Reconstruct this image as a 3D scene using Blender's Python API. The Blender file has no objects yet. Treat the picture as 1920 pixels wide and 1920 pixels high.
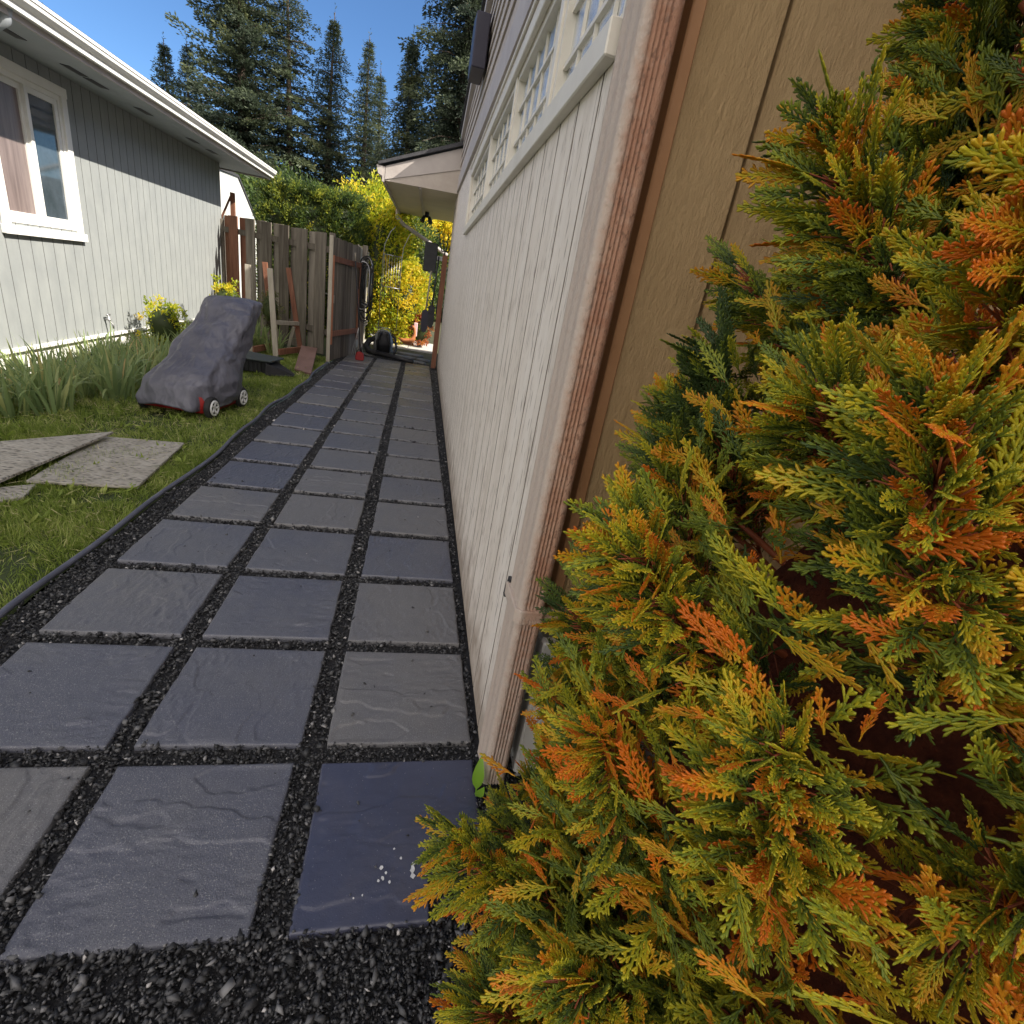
import bpy, math, random
import numpy as np
from mathutils import Vector, Matrix, noise
R_ = math.radians
random.seed(5); rng = np.random.default_rng(5)
sc = bpy.context.scene
col = sc.collection

# ------------------------------------------------------------------ camera, sky, sun, exposure
cam = bpy.data.objects.new('camera', bpy.data.cameras.new('camera')); col.objects.link(cam)
cam.matrix_world = Matrix(((.9709, -.0922, -.2215, 0), (-.1688, .4003, -.9007, 0), (.1716, .9118, .3731, 1.35), (0, 0, 0, 1)))
cam.data.sensor_width = 36; cam.data.lens = 17.54; cam.data.clip_start = .02; cam.data.clip_end = 800
sc.camera = cam
SUN = Vector((1, -.45, .96)).normalized()
w = bpy.data.worlds.new('World'); sc.world = w; w.use_nodes = True
nt = w.node_tree; bg = nt.nodes['Background']; sk = nt.nodes.new('ShaderNodeTexSky')
sk.sky_type = 'NISHITA'; sk.sun_disc = False; sk.sun_elevation = math.asin(SUN.z); sk.sun_rotation = math.atan2(SUN.x, SUN.y)
sk.air_density = .8; sk.dust_density = .3; sk.ozone_density = 3.0
# deep blue clear sky to the north, unseen bright cloud added behind the camera to fill the shade
tcw = nt.nodes.new('ShaderNodeTexCoord'); sxw = nt.nodes.new('ShaderNodeSeparateXYZ'); nt.links.new(tcw.outputs['Generated'], sxw.inputs[0])
mrw = nt.nodes.new('ShaderNodeMapRange'); mrw.interpolation_type = 'SMOOTHSTEP'; mrw.inputs[1].default_value = .22; mrw.inputs[2].default_value = -.35
nt.links.new(sxw.outputs[1], mrw.inputs[0])
nzw = nt.nodes.new('ShaderNodeTexNoise'); nzw.inputs['Scale'].default_value = 2.2; nzw.inputs['Detail'].default_value = 5; nt.links.new(tcw.outputs['Generated'], nzw.inputs['Vector'])
mlw = nt.nodes.new('ShaderNodeMath'); mlw.operation = 'MULTIPLY'; nt.links.new(mrw.outputs[0], mlw.inputs[0])
mzw = nt.nodes.new('ShaderNodeMapRange'); mzw.inputs[1].default_value = .3; mzw.inputs[2].default_value = .6; mzw.inputs[3].default_value = .55; nt.links.new(nzw.outputs['Fac'], mzw.inputs[0]); nt.links.new(mzw.outputs[0], mlw.inputs[1])
blw = nt.nodes.new('ShaderNodeMix'); blw.data_type = 'RGBA'; blw.blend_type = 'MULTIPLY'; blw.inputs[0].default_value = 1; blw.inputs[7].default_value = (.33, .43, .51, 1); nt.links.new(sk.outputs[0], blw.inputs[6])
cmw = nt.nodes.new('ShaderNodeMix'); cmw.data_type = 'RGBA'; nt.links.new(mlw.outputs[0], cmw.inputs[0]); nt.links.new(blw.outputs[2], cmw.inputs[6]); cmw.inputs[7].default_value = (6.4, 5.9, 5.5, 1)
nt.links.new(cmw.outputs[2], bg.inputs[0]); bg.inputs[1].default_value = .08
sun = bpy.data.objects.new('sun', bpy.data.lights.new('sun', 'SUN')); col.objects.link(sun)
sun.data.energy = 2.2; sun.data.angle = R_(.5); sun.data.color = (1, .93, .82)
sun.rotation_euler = SUN.to_track_quat('Z', 'Y').to_euler()
sc.view_settings.view_transform = 'Standard'; sc.view_settings.look = 'None'; sc.view_settings.exposure = 2.2; sc.view_settings.gamma = 1

# ------------------------------------------------------------------ helpers
def tag(o, label=None, cat=None, group=None, kind=None):
    if label: o['label'] = label
    if cat: o['category'] = cat
    if group: o['group'] = group
    if kind: o['kind'] = kind
    return o
def thing(name, label, cat, loc=(0, 0, 0), group=None):
    o = bpy.data.objects.new(name, None); col.objects.link(o); o.location = loc
    o.empty_display_size = .1
    return tag(o, label, cat, group)
def link(name, me, mat=None, parent=None, loc=None, offset=None):
    """mesh given in world coordinates; origin moved to the parent's world place or loc"""
    o = bpy.data.objects.new(name, me); col.objects.link(o)
    if mat: me.materials.append(mat)
    org = Vector((0, 0, 0))
    if parent is not None:
        p = parent; org = Vector((0, 0, 0))
        while p is not None: org += p.location; p = p.parent
        o.parent = parent
    elif loc is not None:
        org = Vector(loc); o.location = org
    if org.length > 0: me.transform(Matrix.Translation(-org))
    return o
class MB:
    def __init__(s): s.v = []; s.f = []; s.sm = []; s.mi = []
    def add(s, vs, fs, smooth=False, mi=None):
        b = len(s.v); s.v += [tuple(v) for v in vs]; s.f += [tuple(b + i for i in f) for f in fs]; s.sm += [smooth] * len(fs); s.mi += mi or [0] * len(fs)
    def hexa(s, p):  # 8 pts: bottom 0-3 ccw, top 4-7
        s.add(p, [(3, 2, 1, 0), (4, 5, 6, 7), (0, 1, 5, 4), (1, 2, 6, 5), (2, 3, 7, 6), (3, 0, 4, 7)])
    def box(s, x0, x1, y0, y1, z0, z1, T=None):
        p = [(x0, y0, z0), (x1, y0, z0), (x1, y1, z0), (x0, y1, z0), (x0, y0, z1), (x1, y0, z1), (x1, y1, z1), (x0, y1, z1)]
        if T: p = [T(*q) for q in p]
        s.hexa(p)
    def beam(s, a, b, w, h, up=(0, 0, 1)):
        a = Vector(a); b = Vector(b); d = (b - a).normalized(); u = Vector(up)
        x = d.cross(u)
        if x.length < 1e-4: x = d.cross(Vector((0, 1, 0)))
        x.normalize(); u = x.cross(d).normalized()
        p = []
        for q in (a, b):
            p += [q - x * w / 2 - u * h / 2, q + x * w / 2 - u * h / 2, q + x * w / 2 + u * h / 2, q - x * w / 2 + u * h / 2]
        s.hexa(p)
    def tube(s, pts, r, n=8, cap=True):
        pts = [Vector(p) for p in pts]
        rr = r if isinstance(r, (list, tuple)) else [r] * len(pts)
        vs = []; ref = Vector((0, 0, 1))
        for i, p in enumerate(pts):
            d = (pts[min(i + 1, len(pts) - 1)] - pts[max(i - 1, 0)]).normalized()
            if abs(d.dot(ref)) > .95: ref = Vector((0, 1, 0)) if abs(d.y) < .9 else Vector((1, 0, 0))
            x = d.cross(ref).normalized(); y = x.cross(d).normalized(); ref = y
            for k in range(n):
                a = 2 * math.pi * k / n; vs.append(p + (x * math.cos(a) + y * math.sin(a)) * rr[i])
        fs = [(i * n + k, i * n + (k + 1) % n, (i + 1) * n + (k + 1) % n, (i + 1) * n + k) for i in range(len(pts) - 1) for k in range(n)]
        if cap: fs += [tuple(range(n))[::-1], tuple((len(pts) - 1) * n + k for k in range(n))]
        s.add(vs, fs, True)
    def prism(s, poly, a, b):  # poly list of (p,q), a,b functions mapping (p,q)->3D at both ends
        n = len(poly); vs = [a(*q) for q in poly] + [b(*q) for q in poly]
        s.add(vs, [tuple(range(n))[::-1], tuple(range(n, 2 * n))] + [(i, (i + 1) % n, n + (i + 1) % n, n + i) for i in range(n)])
    def me(s, name, bevel=0):
        m = bpy.data.meshes.new(name); m.from_pydata(s.v, [], s.f)
        m.polygons.foreach_set('use_smooth', s.sm); m.polygons.foreach_set('material_index', s.mi); m.update()
        if bevel:
            import bmesh
            bm = bmesh.new(); bm.from_mesh(m)
            bmesh.ops.recalc_face_normals(bm, faces=bm.faces)
            e = [e for e in bm.edges if len(e.link_faces) == 2 and e.calc_face_angle(0) > .6]
            bmesh.ops.bevel(bm, geom=e, offset=bevel, segments=1, affect='EDGES')
            bm.to_mesh(m); bm.free()
        else:
            import bmesh
            bm = bmesh.new(); bm.from_mesh(m); bmesh.ops.recalc_face_normals(bm, faces=bm.faces); bm.to_mesh(m); bm.free()
        return m
    def obj(s, name, mat, parent=None, loc=None, bevel=0): return link(name, s.me(name, bevel), mat, parent, loc)
def npmesh(name, V, F, tint=None, smooth=False):
    V = np.asarray(V, np.float32).reshape(-1, 3); F = np.asarray(F, np.int32)
    m = bpy.data.meshes.new(name); k = F.shape[1]
    m.vertices.add(len(V)); m.vertices.foreach_set('co', V.ravel())
    m.loops.add(F.size); m.loops.foreach_set('vertex_index', F.ravel())
    m.polygons.add(len(F)); m.polygons.foreach_set('loop_start', np.arange(len(F), dtype=np.int32) * k)
    m.polygons.foreach_set('loop_total', np.full(len(F), k, np.int32))
    if smooth: m.polygons.foreach_set('use_smooth', np.ones(len(F), bool))
    if tint is not None:
        a = m.attributes.new('tint', 'FLOAT', 'POINT'); a.data.foreach_set('value', np.asarray(tint, np.float32))
    m.update(calc_edges=True); return m
def unit(a): return a / (np.linalg.norm(a, axis=1, keepdims=True) + 1e-9)
def leaves(P, D, L, W, tint=None, fold=.25, r=None):
    """one folded diamond leaf per row: 4 verts, 2 tris"""
    r = r or rng; n = len(P); D = unit(D); X = unit(np.cross(D, r.normal(size=(n, 3)))); N = np.cross(X, D)
    L = np.broadcast_to(L, (n,))[:, None]; W = np.broadcast_to(W, (n,))[:, None]
    mid = P + D * L * .5
    V = np.stack([P, mid + X * W / 2 + N * W * fold, P + D * L, mid - X * W / 2 + N * W * fold], 1)
    b = np.arange(n)[:, None] * 4
    F = np.concatenate([b + [0, 1, 2], b + [0, 2, 3]], 1).reshape(-1, 3)
    return V.reshape(-1, 3), F, (np.repeat(tint, 4) if tint is not None else None)

# ------------------------------------------------------------------ materials
def node(t, typ, **k):
    n = t.nodes.new(typ)
    for a, b in k.items(): setattr(n, a, b)
    return n
def ramp(t, cols, fac):
    r = node(t, 'ShaderNodeValToRGB'); cr = r.color_ramp
    while len(cr.elements) < len(cols): cr.elements.new(.5)
    for e, (p, c) in zip(cr.elements, cols): e.position = p; e.color = (*c, 1)
    t.links.new(fac, r.inputs[0]); return r.outputs[0]
def mat(name, cols, scale=5., rough=.6, bump=.0, bscale=None, stretch=(1, 1, 1), spec=.4, detail=6, obj_rand=0., rough_var=0., metallic=0., dist=.01, coords='Object', trans=0., tintcol=None, fine=None):
    m = bpy.data.materials.new(name); m.use_nodes = True; t = m.node_tree; p = t.nodes['Principled BSDF']
    tc = node(t, 'ShaderNodeTexCoord'); mp = node(t, 'ShaderNodeMapping'); mp.inputs['Scale'].default_value = stretch
    t.links.new(tc.outputs[coords], mp.inputs[0])
    vec = mp.outputs[0]
    if obj_rand:
        oi = node(t, 'ShaderNodeObjectInfo'); ad = node(t, 'ShaderNodeVectorMath', operation='MULTIPLY_ADD')
        cb = node(t, 'ShaderNodeCombineXYZ')
        for i in range(3): t.links.new(oi.outputs['Random'], cb.inputs[i])
        ad.inputs[1].default_value = (37, 53, 71); t.links.new(cb.outputs[0], ad.inputs[0]); t.links.new(vec, ad.inputs[2]); vec = ad.outputs[0]
    n1 = node(t, 'ShaderNodeTexNoise'); n1.inputs['Scale'].default_value = scale; n1.inputs['Detail'].default_value = detail; n1.inputs['Roughness'].default_value = .65
    t.links.new(vec, n1.inputs['Vector'])
    fac = n1.outputs['Fac']
    if obj_rand:
        mx = node(t, 'ShaderNodeMath', operation='MULTIPLY_ADD'); mx.inputs[1].default_value = obj_rand
        t.links.new(oi.outputs['Random'], mx.inputs[0])
        sb = node(t, 'ShaderNodeMath', operation='SUBTRACT'); sb.inputs[1].default_value = obj_rand * .5
        t.links.new(fac, sb.inputs[0]); t.links.new(sb.outputs[0], mx.inputs[2]); fac = mx.outputs[0]
    c = ramp(t, cols, fac)
    if fine:  # small dark flecks: (scale, colour, threshold)
        n3 = node(t, 'ShaderNodeTexNoise'); n3.inputs['Scale'].default_value = fine[0]; n3.inputs['Detail'].default_value = 3
        t.links.new(vec, n3.inputs['Vector'])
        f3 = ramp(t, [(fine[2], (0, 0, 0)), (min(1, fine[2] + .06), (1, 1, 1))], n3.outputs['Fac'])
        mm = node(t, 'ShaderNodeMix', data_type='RGBA'); t.links.new(f3, mm.inputs[0]); t.links.new(c, mm.inputs[6]); mm.inputs[7].default_value = (*fine[1], 1); c = mm.outputs[2]
    t.links.new(c, p.inputs['Base Color'])
    p.inputs['Roughness'].default_value = rough; p.inputs['Specular IOR Level'].default_value = spec; p.inputs['Metallic'].default_value = metallic
    if rough_var:
        mr = node(t, 'ShaderNodeMapRange'); mr.inputs[3].default_value = rough - rough_var; mr.inputs[4].default_value = rough + rough_var
        src = oi.outputs['Random'] if obj_rand else n1.outputs['Fac']
        t.links.new(src, mr.inputs[0]); t.links.new(mr.outputs[0], p.inputs['Roughness'])
    if bump:
        n2 = node(t, 'ShaderNodeTexNoise'); n2.inputs['Scale'].default_value = bscale or scale * 4; n2.inputs['Detail'].default_value = 8; n2.inputs['Roughness'].default_value = .7
        t.links.new(vec, n2.inputs['Vector']); b = node(t, 'ShaderNodeBump'); b.inputs['Strength'].default_value = bump; b.inputs['Distance'].default_value = dist
        t.links.new(n2.outputs['Fac'], b.inputs['Height']); t.links.new(b.outputs[0], p.inputs['Normal'])
    return m
def leafmat(name, cols, trans=.35, rough=.45, noise_amt=.3, nscale=3., tbright=1.6, objr=0., spec=.35, posx=None):
    m = bpy.data.materials.new(name); m.use_nodes = True; t = m.node_tree; p = t.nodes['Principled BSDF']; out = t.nodes['Material Output']
    at = node(t, 'ShaderNodeAttribute', attribute_name='tint')
    g = node(t, 'ShaderNodeNewGeometry'); n1 = node(t, 'ShaderNodeTexNoise'); n1.inputs['Scale'].default_value = nscale; n1.inputs['Detail'].default_value = 4
    t.links.new(g.outputs['Position'], n1.inputs['Vector'])
    ma = node(t, 'ShaderNodeMath', operation='MULTIPLY_ADD'); ma.inputs[1].default_value = noise_amt * 2; t.links.new(n1.outputs['Fac'], ma.inputs[0])
    sb = node(t, 'ShaderNodeMath', operation='SUBTRACT'); sb.inputs[1].default_value = noise_amt; t.links.new(at.outputs['Fac'], sb.inputs[0]); t.links.new(sb.outputs[0], ma.inputs[2])
    fac = ma.outputs[0]
    if objr:
        oi = node(t, 'ShaderNodeObjectInfo'); m2 = node(t, 'ShaderNodeMath', operation='MULTIPLY_ADD'); m2.inputs[1].default_value = objr
        t.links.new(oi.outputs['Random'], m2.inputs[0]); t.links.new(fac, m2.inputs[2]); fac = m2.outputs[0]
    if posx:  # red lens flare painted into the foliage, growing with -y: (from -y, to -y, amount)
        sx = node(t, 'ShaderNodeSeparateXYZ'); t.links.new(g.outputs['Position'], sx.inputs[0])
        mr = node(t, 'ShaderNodeMapRange'); mr.inputs[1].default_value = posx[0]; mr.inputs[2].default_value = posx[1]; mr.inputs[4].default_value = posx[2]
        ng = node(t, 'ShaderNodeMath', operation='MULTIPLY'); ng.inputs[1].default_value = -1; t.links.new(sx.outputs[1], ng.inputs[0]); t.links.new(ng.outputs[0], mr.inputs[0]); m3 = node(t, 'ShaderNodeMath', operation='ADD'); t.links.new(fac, m3.inputs[0]); t.links.new(mr.outputs[0], m3.inputs[1]); fac = m3.outputs[0]
    c = ramp(t, cols, fac); t.links.new(c, p.inputs['Base Color']); p.inputs['Roughness'].default_value = rough; p.inputs['Specular IOR Level'].default_value = spec
    if trans:
        tr = node(t, 'ShaderNodeBsdfTranslucent'); br = node(t, 'ShaderNodeVectorMath', operation='SCALE'); br.inputs['Scale'].default_value = tbright
        t.links.new(c, br.inputs[0]); t.links.new(br.outputs[0], tr.inputs[0])
        mx = node(t, 'ShaderNodeMixShader'); mx.inputs[0].default_value = trans
        t.links.new(p.outputs[0], mx.inputs[1]); t.links.new(tr.outputs[0], mx.inputs[2]); t.links.new(mx.outputs[0], out.inputs[0])
    return m
M = {}
M['paver'] = mat('slate_concrete', [(.2, (.075, .080, .108)), (.5, (.098, .101, .118)), (.8, (.125, .123, .125))], 3, .42, .7, 230, obj_rand=.7, rough_var=.10, spec=.85, dist=.004, fine=(330, (.26, .26, .26), .60))
M['gravel_bed'] = mat('gravel_bed', [(.3, (.008, .008, .009)), (.7, (.04, .04, .043))], 60, .8, 1, 90, dist=.01)
M['soil'] = mat('soil', [(.3, (.03, .03, .015)), (.7, (.07, .075, .03))], 3, .95, .8, 40, fine=(25, (.10, .08, .04), .58))
M['lawn'] = mat('lawn_soil', [(.3, (.03, .045, .015)), (.7, (.06, .08, .025))], 2, .95, .8, 30)
M['siding'] = mat('weathered_beige_siding', [(.25, (.56, .50, .43)), (.5, (.71, .65, .58)), (.8, (.78, .73, .67))], 3.5, .75, .7, 28, stretch=(3, 3, .35), fine=(30, (.36, .31, .27), .595), dist=.006, spec=.2)
def splash(m):
    t = m.node_tree; p = t.nodes['Principled BSDF']; src = p.inputs['Base Color'].links[0].from_socket
    tc = node(t, 'ShaderNodeTexCoord'); sp = node(t, 'ShaderNodeSeparateXYZ'); t.links.new(tc.outputs['Object'], sp.inputs[0]); nz = node(t, 'ShaderNodeTexNoise'); nz.inputs['Scale'].default_value = 9; nz.inputs['Detail'].default_value = 8; t.links.new(tc.outputs['Object'], nz.inputs['Vector'])
    a = node(t, 'ShaderNodeMath', operation='MULTIPLY_ADD'); a.inputs[1].default_value = -.55; t.links.new(nz.outputs['Fac'], a.inputs[0]); t.links.new(sp.outputs[2], a.inputs[2])
    mr = node(t, 'ShaderNodeMapRange'); mr.inputs[1].default_value = .02; mr.inputs[2].default_value = -.24; mr.inputs[4].default_value = .75; t.links.new(a.outputs[0], mr.inputs[0])
    mm = node(t, 'ShaderNodeMix', data_type='RGBA'); t.links.new(mr.outputs[0], mm.inputs[0]); t.links.new(src, mm.inputs[6]); mm.inputs[7].default_value = (.26, .20, .15, 1); t.links.new(mm.outputs[2], p.inputs['Base Color'])
splash(M['siding'])
M['lap'] = mat('taupe_lap_siding', [(.3, (.36, .31, .27)), (.7, (.46, .41, .36))], 3, .7, .3, 25, spec=.25)
M['cream'] = mat('cream_trim', [(.3, (.60, .56, .48)), (.7, (.70, .66, .58))], 4, .5, .15, 30)
M['white'] = mat('white_paint', [(.3, (.72, .71, .67)), (.7, (.82, .81, .78))], 3, .45, .1, 20)
M['greyblue'] = mat('blue_grey_siding', [(.3, (.235, .25, .25)), (.7, (.29, .305, .298))], 6, .7, .35, 22, stretch=(1, 1, .5), dist=.004, spec=.25)
M['soffit'] = mat('grey_soffit', [(.3, (.30, .33, .36)), (.7, (.36, .39, .42))], 3, .7, .1)
M['tansoffit'] = mat('tan_soffit', [(.3, (.50, .45, .34)), (.7, (.58, .52, .40))], 2, .7, .1)
M['fascia'] = mat('taupe_fascia', [(.3, (.36, .32, .30)), (.7, (.44, .40, .37))], 3, .6, .15, 20)
M['shingle'] = mat('dark_roofing', [(.3, (.03, .03, .035)), (.7, (.07, .07, .075))], 30, .9, .6, 60)
M['glass'] = mat('window_glass', [(.35, (.035, .05, .06)), (.65, (.07, .09, .11))], 3, .05, 0, spec=.9)
M['obscure'] = mat('rippled_glass', [(.3, (.70, .73, .76)), (.7, (.88, .90, .92))], 5, .06, .7, 30, stretch=(1, 2.4, .7), spec=1., dist=.006, metallic=.9)
M['screen'] = mat('curtain_behind_glass', [(.3, (.13, .10, .095)), (.7, (.24, .19, .18))], 8, .35, 0, stretch=(1, 4, .25), spec=.6)
M['downspout'] = mat('flare_browned_textured_paint', [(.3, (.34, .155, .095)), (.55, (.47, .27, .18)), (.8, (.58, .41, .31))], 9, .75, 1., 170, stretch=(1, 1, .6), dist=.006, spec=.25, fine=(150, (.27, .15, .10), .58))
def flare_tone(m):  # lens flare painted in: rust brown, fading to beige on path side and foot
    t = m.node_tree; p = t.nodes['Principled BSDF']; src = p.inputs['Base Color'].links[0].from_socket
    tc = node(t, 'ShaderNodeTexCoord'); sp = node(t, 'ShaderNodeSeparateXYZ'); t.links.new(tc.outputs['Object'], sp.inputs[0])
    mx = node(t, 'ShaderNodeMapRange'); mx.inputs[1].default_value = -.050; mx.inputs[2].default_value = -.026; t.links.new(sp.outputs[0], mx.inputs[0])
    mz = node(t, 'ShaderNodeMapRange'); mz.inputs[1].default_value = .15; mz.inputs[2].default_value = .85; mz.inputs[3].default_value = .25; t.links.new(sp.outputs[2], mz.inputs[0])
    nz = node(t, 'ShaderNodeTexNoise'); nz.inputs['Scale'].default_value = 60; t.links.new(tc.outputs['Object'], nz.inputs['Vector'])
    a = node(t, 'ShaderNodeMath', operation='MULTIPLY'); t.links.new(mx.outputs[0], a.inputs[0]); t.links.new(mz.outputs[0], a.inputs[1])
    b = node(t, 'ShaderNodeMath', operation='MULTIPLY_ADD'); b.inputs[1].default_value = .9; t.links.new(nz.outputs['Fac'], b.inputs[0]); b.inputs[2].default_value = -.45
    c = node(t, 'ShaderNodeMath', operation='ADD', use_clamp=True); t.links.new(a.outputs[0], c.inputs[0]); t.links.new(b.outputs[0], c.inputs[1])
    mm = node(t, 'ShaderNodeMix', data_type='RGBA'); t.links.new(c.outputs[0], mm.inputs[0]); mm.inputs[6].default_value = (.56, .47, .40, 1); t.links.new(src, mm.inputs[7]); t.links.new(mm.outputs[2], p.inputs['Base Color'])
flare_tone(M['downspout'])
M['tantrim'] = mat('tan_trim', [(.3, (.40, .20, .09)), (.7, (.46, .25, .12))], 4, .6, .4, 60, dist=.002)
M['board'] = mat('brown_painted_board', [(.3, (.47, .315, .15)), (.7, (.59, .41, .21))], 3, .55, 1., 30, stretch=(2.2, 2.2, .7), dist=.012, spec=.45)
M['oldwood'] = mat('weathered_fence_wood', [(.25, (.075, .062, .050)), (.55, (.16, .14, .115)), (.8, (.27, .24, .20))], 4, .85, .6, 40, stretch=(4, 4, .35), obj_rand=.45, dist=.004, spec=.15)
M['redwood'] = mat('reddish_cedar', [(.3, (.13, .055, .035)), (.7, (.25, .115, .07))], 4, .75, .4, 40, stretch=(5, 5, .5), obj_rand=.2, dist=.003, spec=.2)
M['orangewood'] = mat('orange_stained_wood', [(.3, (.38, .12, .04)), (.7, (.52, .19, .07))], 5, .6, .3, 40, stretch=(4, 4, .5), dist=.003)
M['newwood'] = mat('grey_tan_lumber', [(.3, (.28, .25, .20)), (.7, (.42, .38, .31))], 5, .8, .3, 40, stretch=(5, 5, .5), dist=.003)
M['blackplastic'] = mat('black_plastic', [(.3, (.012, .012, .014)), (.7, (.03, .03, .034))], 10, .45, .2, 30)
M['rubber'] = mat('black_rubber', [(.3, (.015, .015, .015)), (.7, (.03, .03, .03))], 10, .8, .2, 30)
M['edging'] = mat('grey_edging', [(.3, (.07, .075, .10)), (.7, (.12, .125, .16))], 8, .5, .2, 40)
M['cover'] = mat('grey_cover_cloth', [(.25, (.06, .06, .08)), (.6, (.11, .11, .135)), (.85, (.18, .175, .20))], 3, .5, 0, 9, spec=.45)
def creases(m):
    t = m.node_tree; p = t.nodes['Principled BSDF']; tc = node(t, 'ShaderNodeTexCoord'); n = node(t, 'ShaderNodeTexNoise'); n.inputs['Scale'].default_value = 3; t.links.new(tc.outputs['Object'], n.inputs['Vector'])
    ad = node(t, 'ShaderNodeVectorMath', operation='MULTIPLY_ADD'); ad.inputs[1].default_value = (.35, .35, .35); t.links.new(n.outputs['Color'], ad.inputs[0]); mp = node(t, 'ShaderNodeMapping'); mp.inputs['Scale'].default_value = (1.6, 1.2, .75); t.links.new(tc.outputs['Object'], mp.inputs[0]); t.links.new(mp.outputs[0], ad.inputs[2])
    prev = None
    for sc_, d_ in ((5.5, .05), (12, .02)):
        v = node(t, 'ShaderNodeTexVoronoi', feature='F1'); v.inputs['Scale'].default_value = sc_; t.links.new(ad.outputs[0], v.inputs['Vector'])
        b = node(t, 'ShaderNodeBump'); b.inputs['Distance'].default_value = d_; b.inputs['Strength'].default_value = .45; t.links.new(v.outputs['Distance'], b.inputs['Height'])
        if prev: t.links.new(prev, b.inputs['Normal'])
        prev = b.outputs[0]
    t.links.new(prev, p.inputs['Normal'])
creases(M['cover'])
M['red'] = mat('red_paint', [(.3, (.22, .012, .012)), (.7, (.34, .02, .018))], 6, .4, .05)
M['rim'] = mat('white_plastic', [(.3, (.55, .55, .54)), (.7, (.7, .7, .68))], 6, .5)
M['greyplastic'] = mat('grey_plastic', [(.3, (.16, .16, .16)), (.7, (.24, .24, .23))], 6, .5)
M['darkpurple'] = mat('dark_painted_metal', [(.3, (.022, .020, .035)), (.7, (.035, .032, .05))], 6, .5)
M['metal'] = mat('dull_metal', [(.3, (.25, .25, .25)), (.7, (.4, .4, .4))], 8, .4, metallic=.8)
M['matgrey'] = None
M['concrete'] = mat('pale_concrete', [(.3, (.42, .40, .36)), (.7, (.58, .55, .50))], 6, .85, .4, 40)
M['stone'] = mat('grey_stone', [(.3, (.10, .10, .10)), (.7, (.2, .2, .19))], 6, .8, .5, 40, obj_rand=.3)
M['bark'] = mat('bark', [(.3, (.05, .035, .025)), (.7, (.12, .09, .07))], 8, .9, .8, 20, stretch=(3, 3, .5))
M['darkroof_tree'] = None
M['conifer'] = leafmat('conifer_needles', [(0, (.018, .028, .022)), (.5, (.05, .068, .042)), (.85, (.10, .12, .055)), (1, (.16, .16, .06))], .3, .6, .25, .5, 1.5, objr=.15)
M['hedge'] = leafmat('cedar_hedge_leaves', [(0, (.025, .045, .018)), (.45, (.07, .11, .025)), (.8, (.24, .26, .03)), (1, (.42, .38, .04))], .45, .5, .2, 1.2, 1.8)
M['yellowleaf'] = leafmat('yellow_green_leaves', [(0, (.07, .12, .015)), (.4, (.22, .28, .02)), (.75, (.46, .46, .03)), (1, (.62, .46, .035))], .5, .4, .2, 1.5, 1.7)
M['redleaf'] = leafmat('red_brown_leaves', [(0, (.10, .05, .02)), (.5, (.30, .08, .03)), (1, (.45, .2, .05))], .45, .4, .2, 3)
M['shrub'] = leafmat('dull_green_leaves', [(0, (.04, .06, .02)), (.6, (.12, .14, .04)), (1, (.22, .17, .06))], .3, .5, .2, 2)
M['iris'] = leafmat('iris_leaves', [(0, (.11, .17, .07)), (.5, (.23, .30, .12)), (.85, (.38, .40, .16)), (1, (.5, .38, .18))], .35, .4, .15, 2, 1.5)
M['grass'] = leafmat('grass_blades', [(0, (.09, .14, .02)), (.45, (.22, .29, .05)), (.8, (.40, .42, .14)), (1, (.52, .46, .26))], .35, .5, .5, 2.6, 1.5)
M['thuja'] = leafmat('cedar_sprays', [(0, (.05, .085, .02)), (.28, (.20, .25, .025)), (.52, (.50, .44, .022)), (.8, (.64, .31, .018)), (1, (.62, .16, .012))], .30, .38, .75, 4.2, 1.6, objr=.12, spec=.4, posx=(-.58, -.15, .27))
M['thuja_in'] = leafmat('cedar_inner_sprays', [(0, (.02, .035, .01)), (.5, (.05, .05, .015)), (1, (.13, .03, .01))], .15, .6, .4, 5, 1.2)
M['twig'] = mat('red_brown_twig', [(.3, (.22, .05, .02)), (.7, (.34, .09, .03))], 20, .6)  # red-brown also carries the red glow inside the cedar bush
M['freshleaf'] = leafmat('fresh_green_leaf', [(0, (.18, .36, .03)), (1, (.25, .45, .05))], .4, .35, .1, 8, 1.5)
def stones_mat():
    m = leafmat('gravel_stones', [(0, (.012, .012, .014)), (.4, (.045, .046, .048)), (.7, (.12, .12, .122)), (.92, (.28, .275, .27)), (1, (.50, .48, .46))], 0, .62, .1, 6, spec=.4)
    return m
M['stones'] = stones_mat()
def mat_panel():
    m = mat('ribbed_grey_rubber', [(.3, (.26, .24, .20)), (.7, (.42, .39, .34))], 9, .75, 0)
    t = m.node_tree; p = t.nodes['Principled BSDF']
    v = node(t, 'ShaderNodeTexVoronoi'); v.inputs['Scale'].default_value = 42; tc = node(t, 'ShaderNodeTexCoord'); mp = node(t, 'ShaderNodeMapping'); mp.inputs['Scale'].default_value = (.6, 1.4, 1)
    t.links.new(tc.outputs['Object'], mp.inputs[0]); t.links.new(mp.outputs[0], v.inputs['Vector'])
    b = node(t, 'ShaderNodeBump'); b.inputs['Distance'].default_value = .008; b.inputs['Strength'].default_value = 1
    t.links.new(v.outputs['Distance'], b.inputs['Height']); t.links.new(b.outputs[0], p.inputs['Normal'])
    src = p.inputs['Base Color'].links[0].from_socket; r_ = ramp(t, [(.12, (.25, .25, .25)), (.42, (1, 1, 1))], v.outputs['Distance']); mm = node(t, 'ShaderNodeMix', data_type='RGBA', blend_type='MULTIPLY'); mm.inputs[0].default_value = 1
    t.links.new(src, mm.inputs[6]); t.links.new(r_, mm.inputs[7]); t.links.new(mm.outputs[2], p.inputs['Base Color'])
    return m
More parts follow.
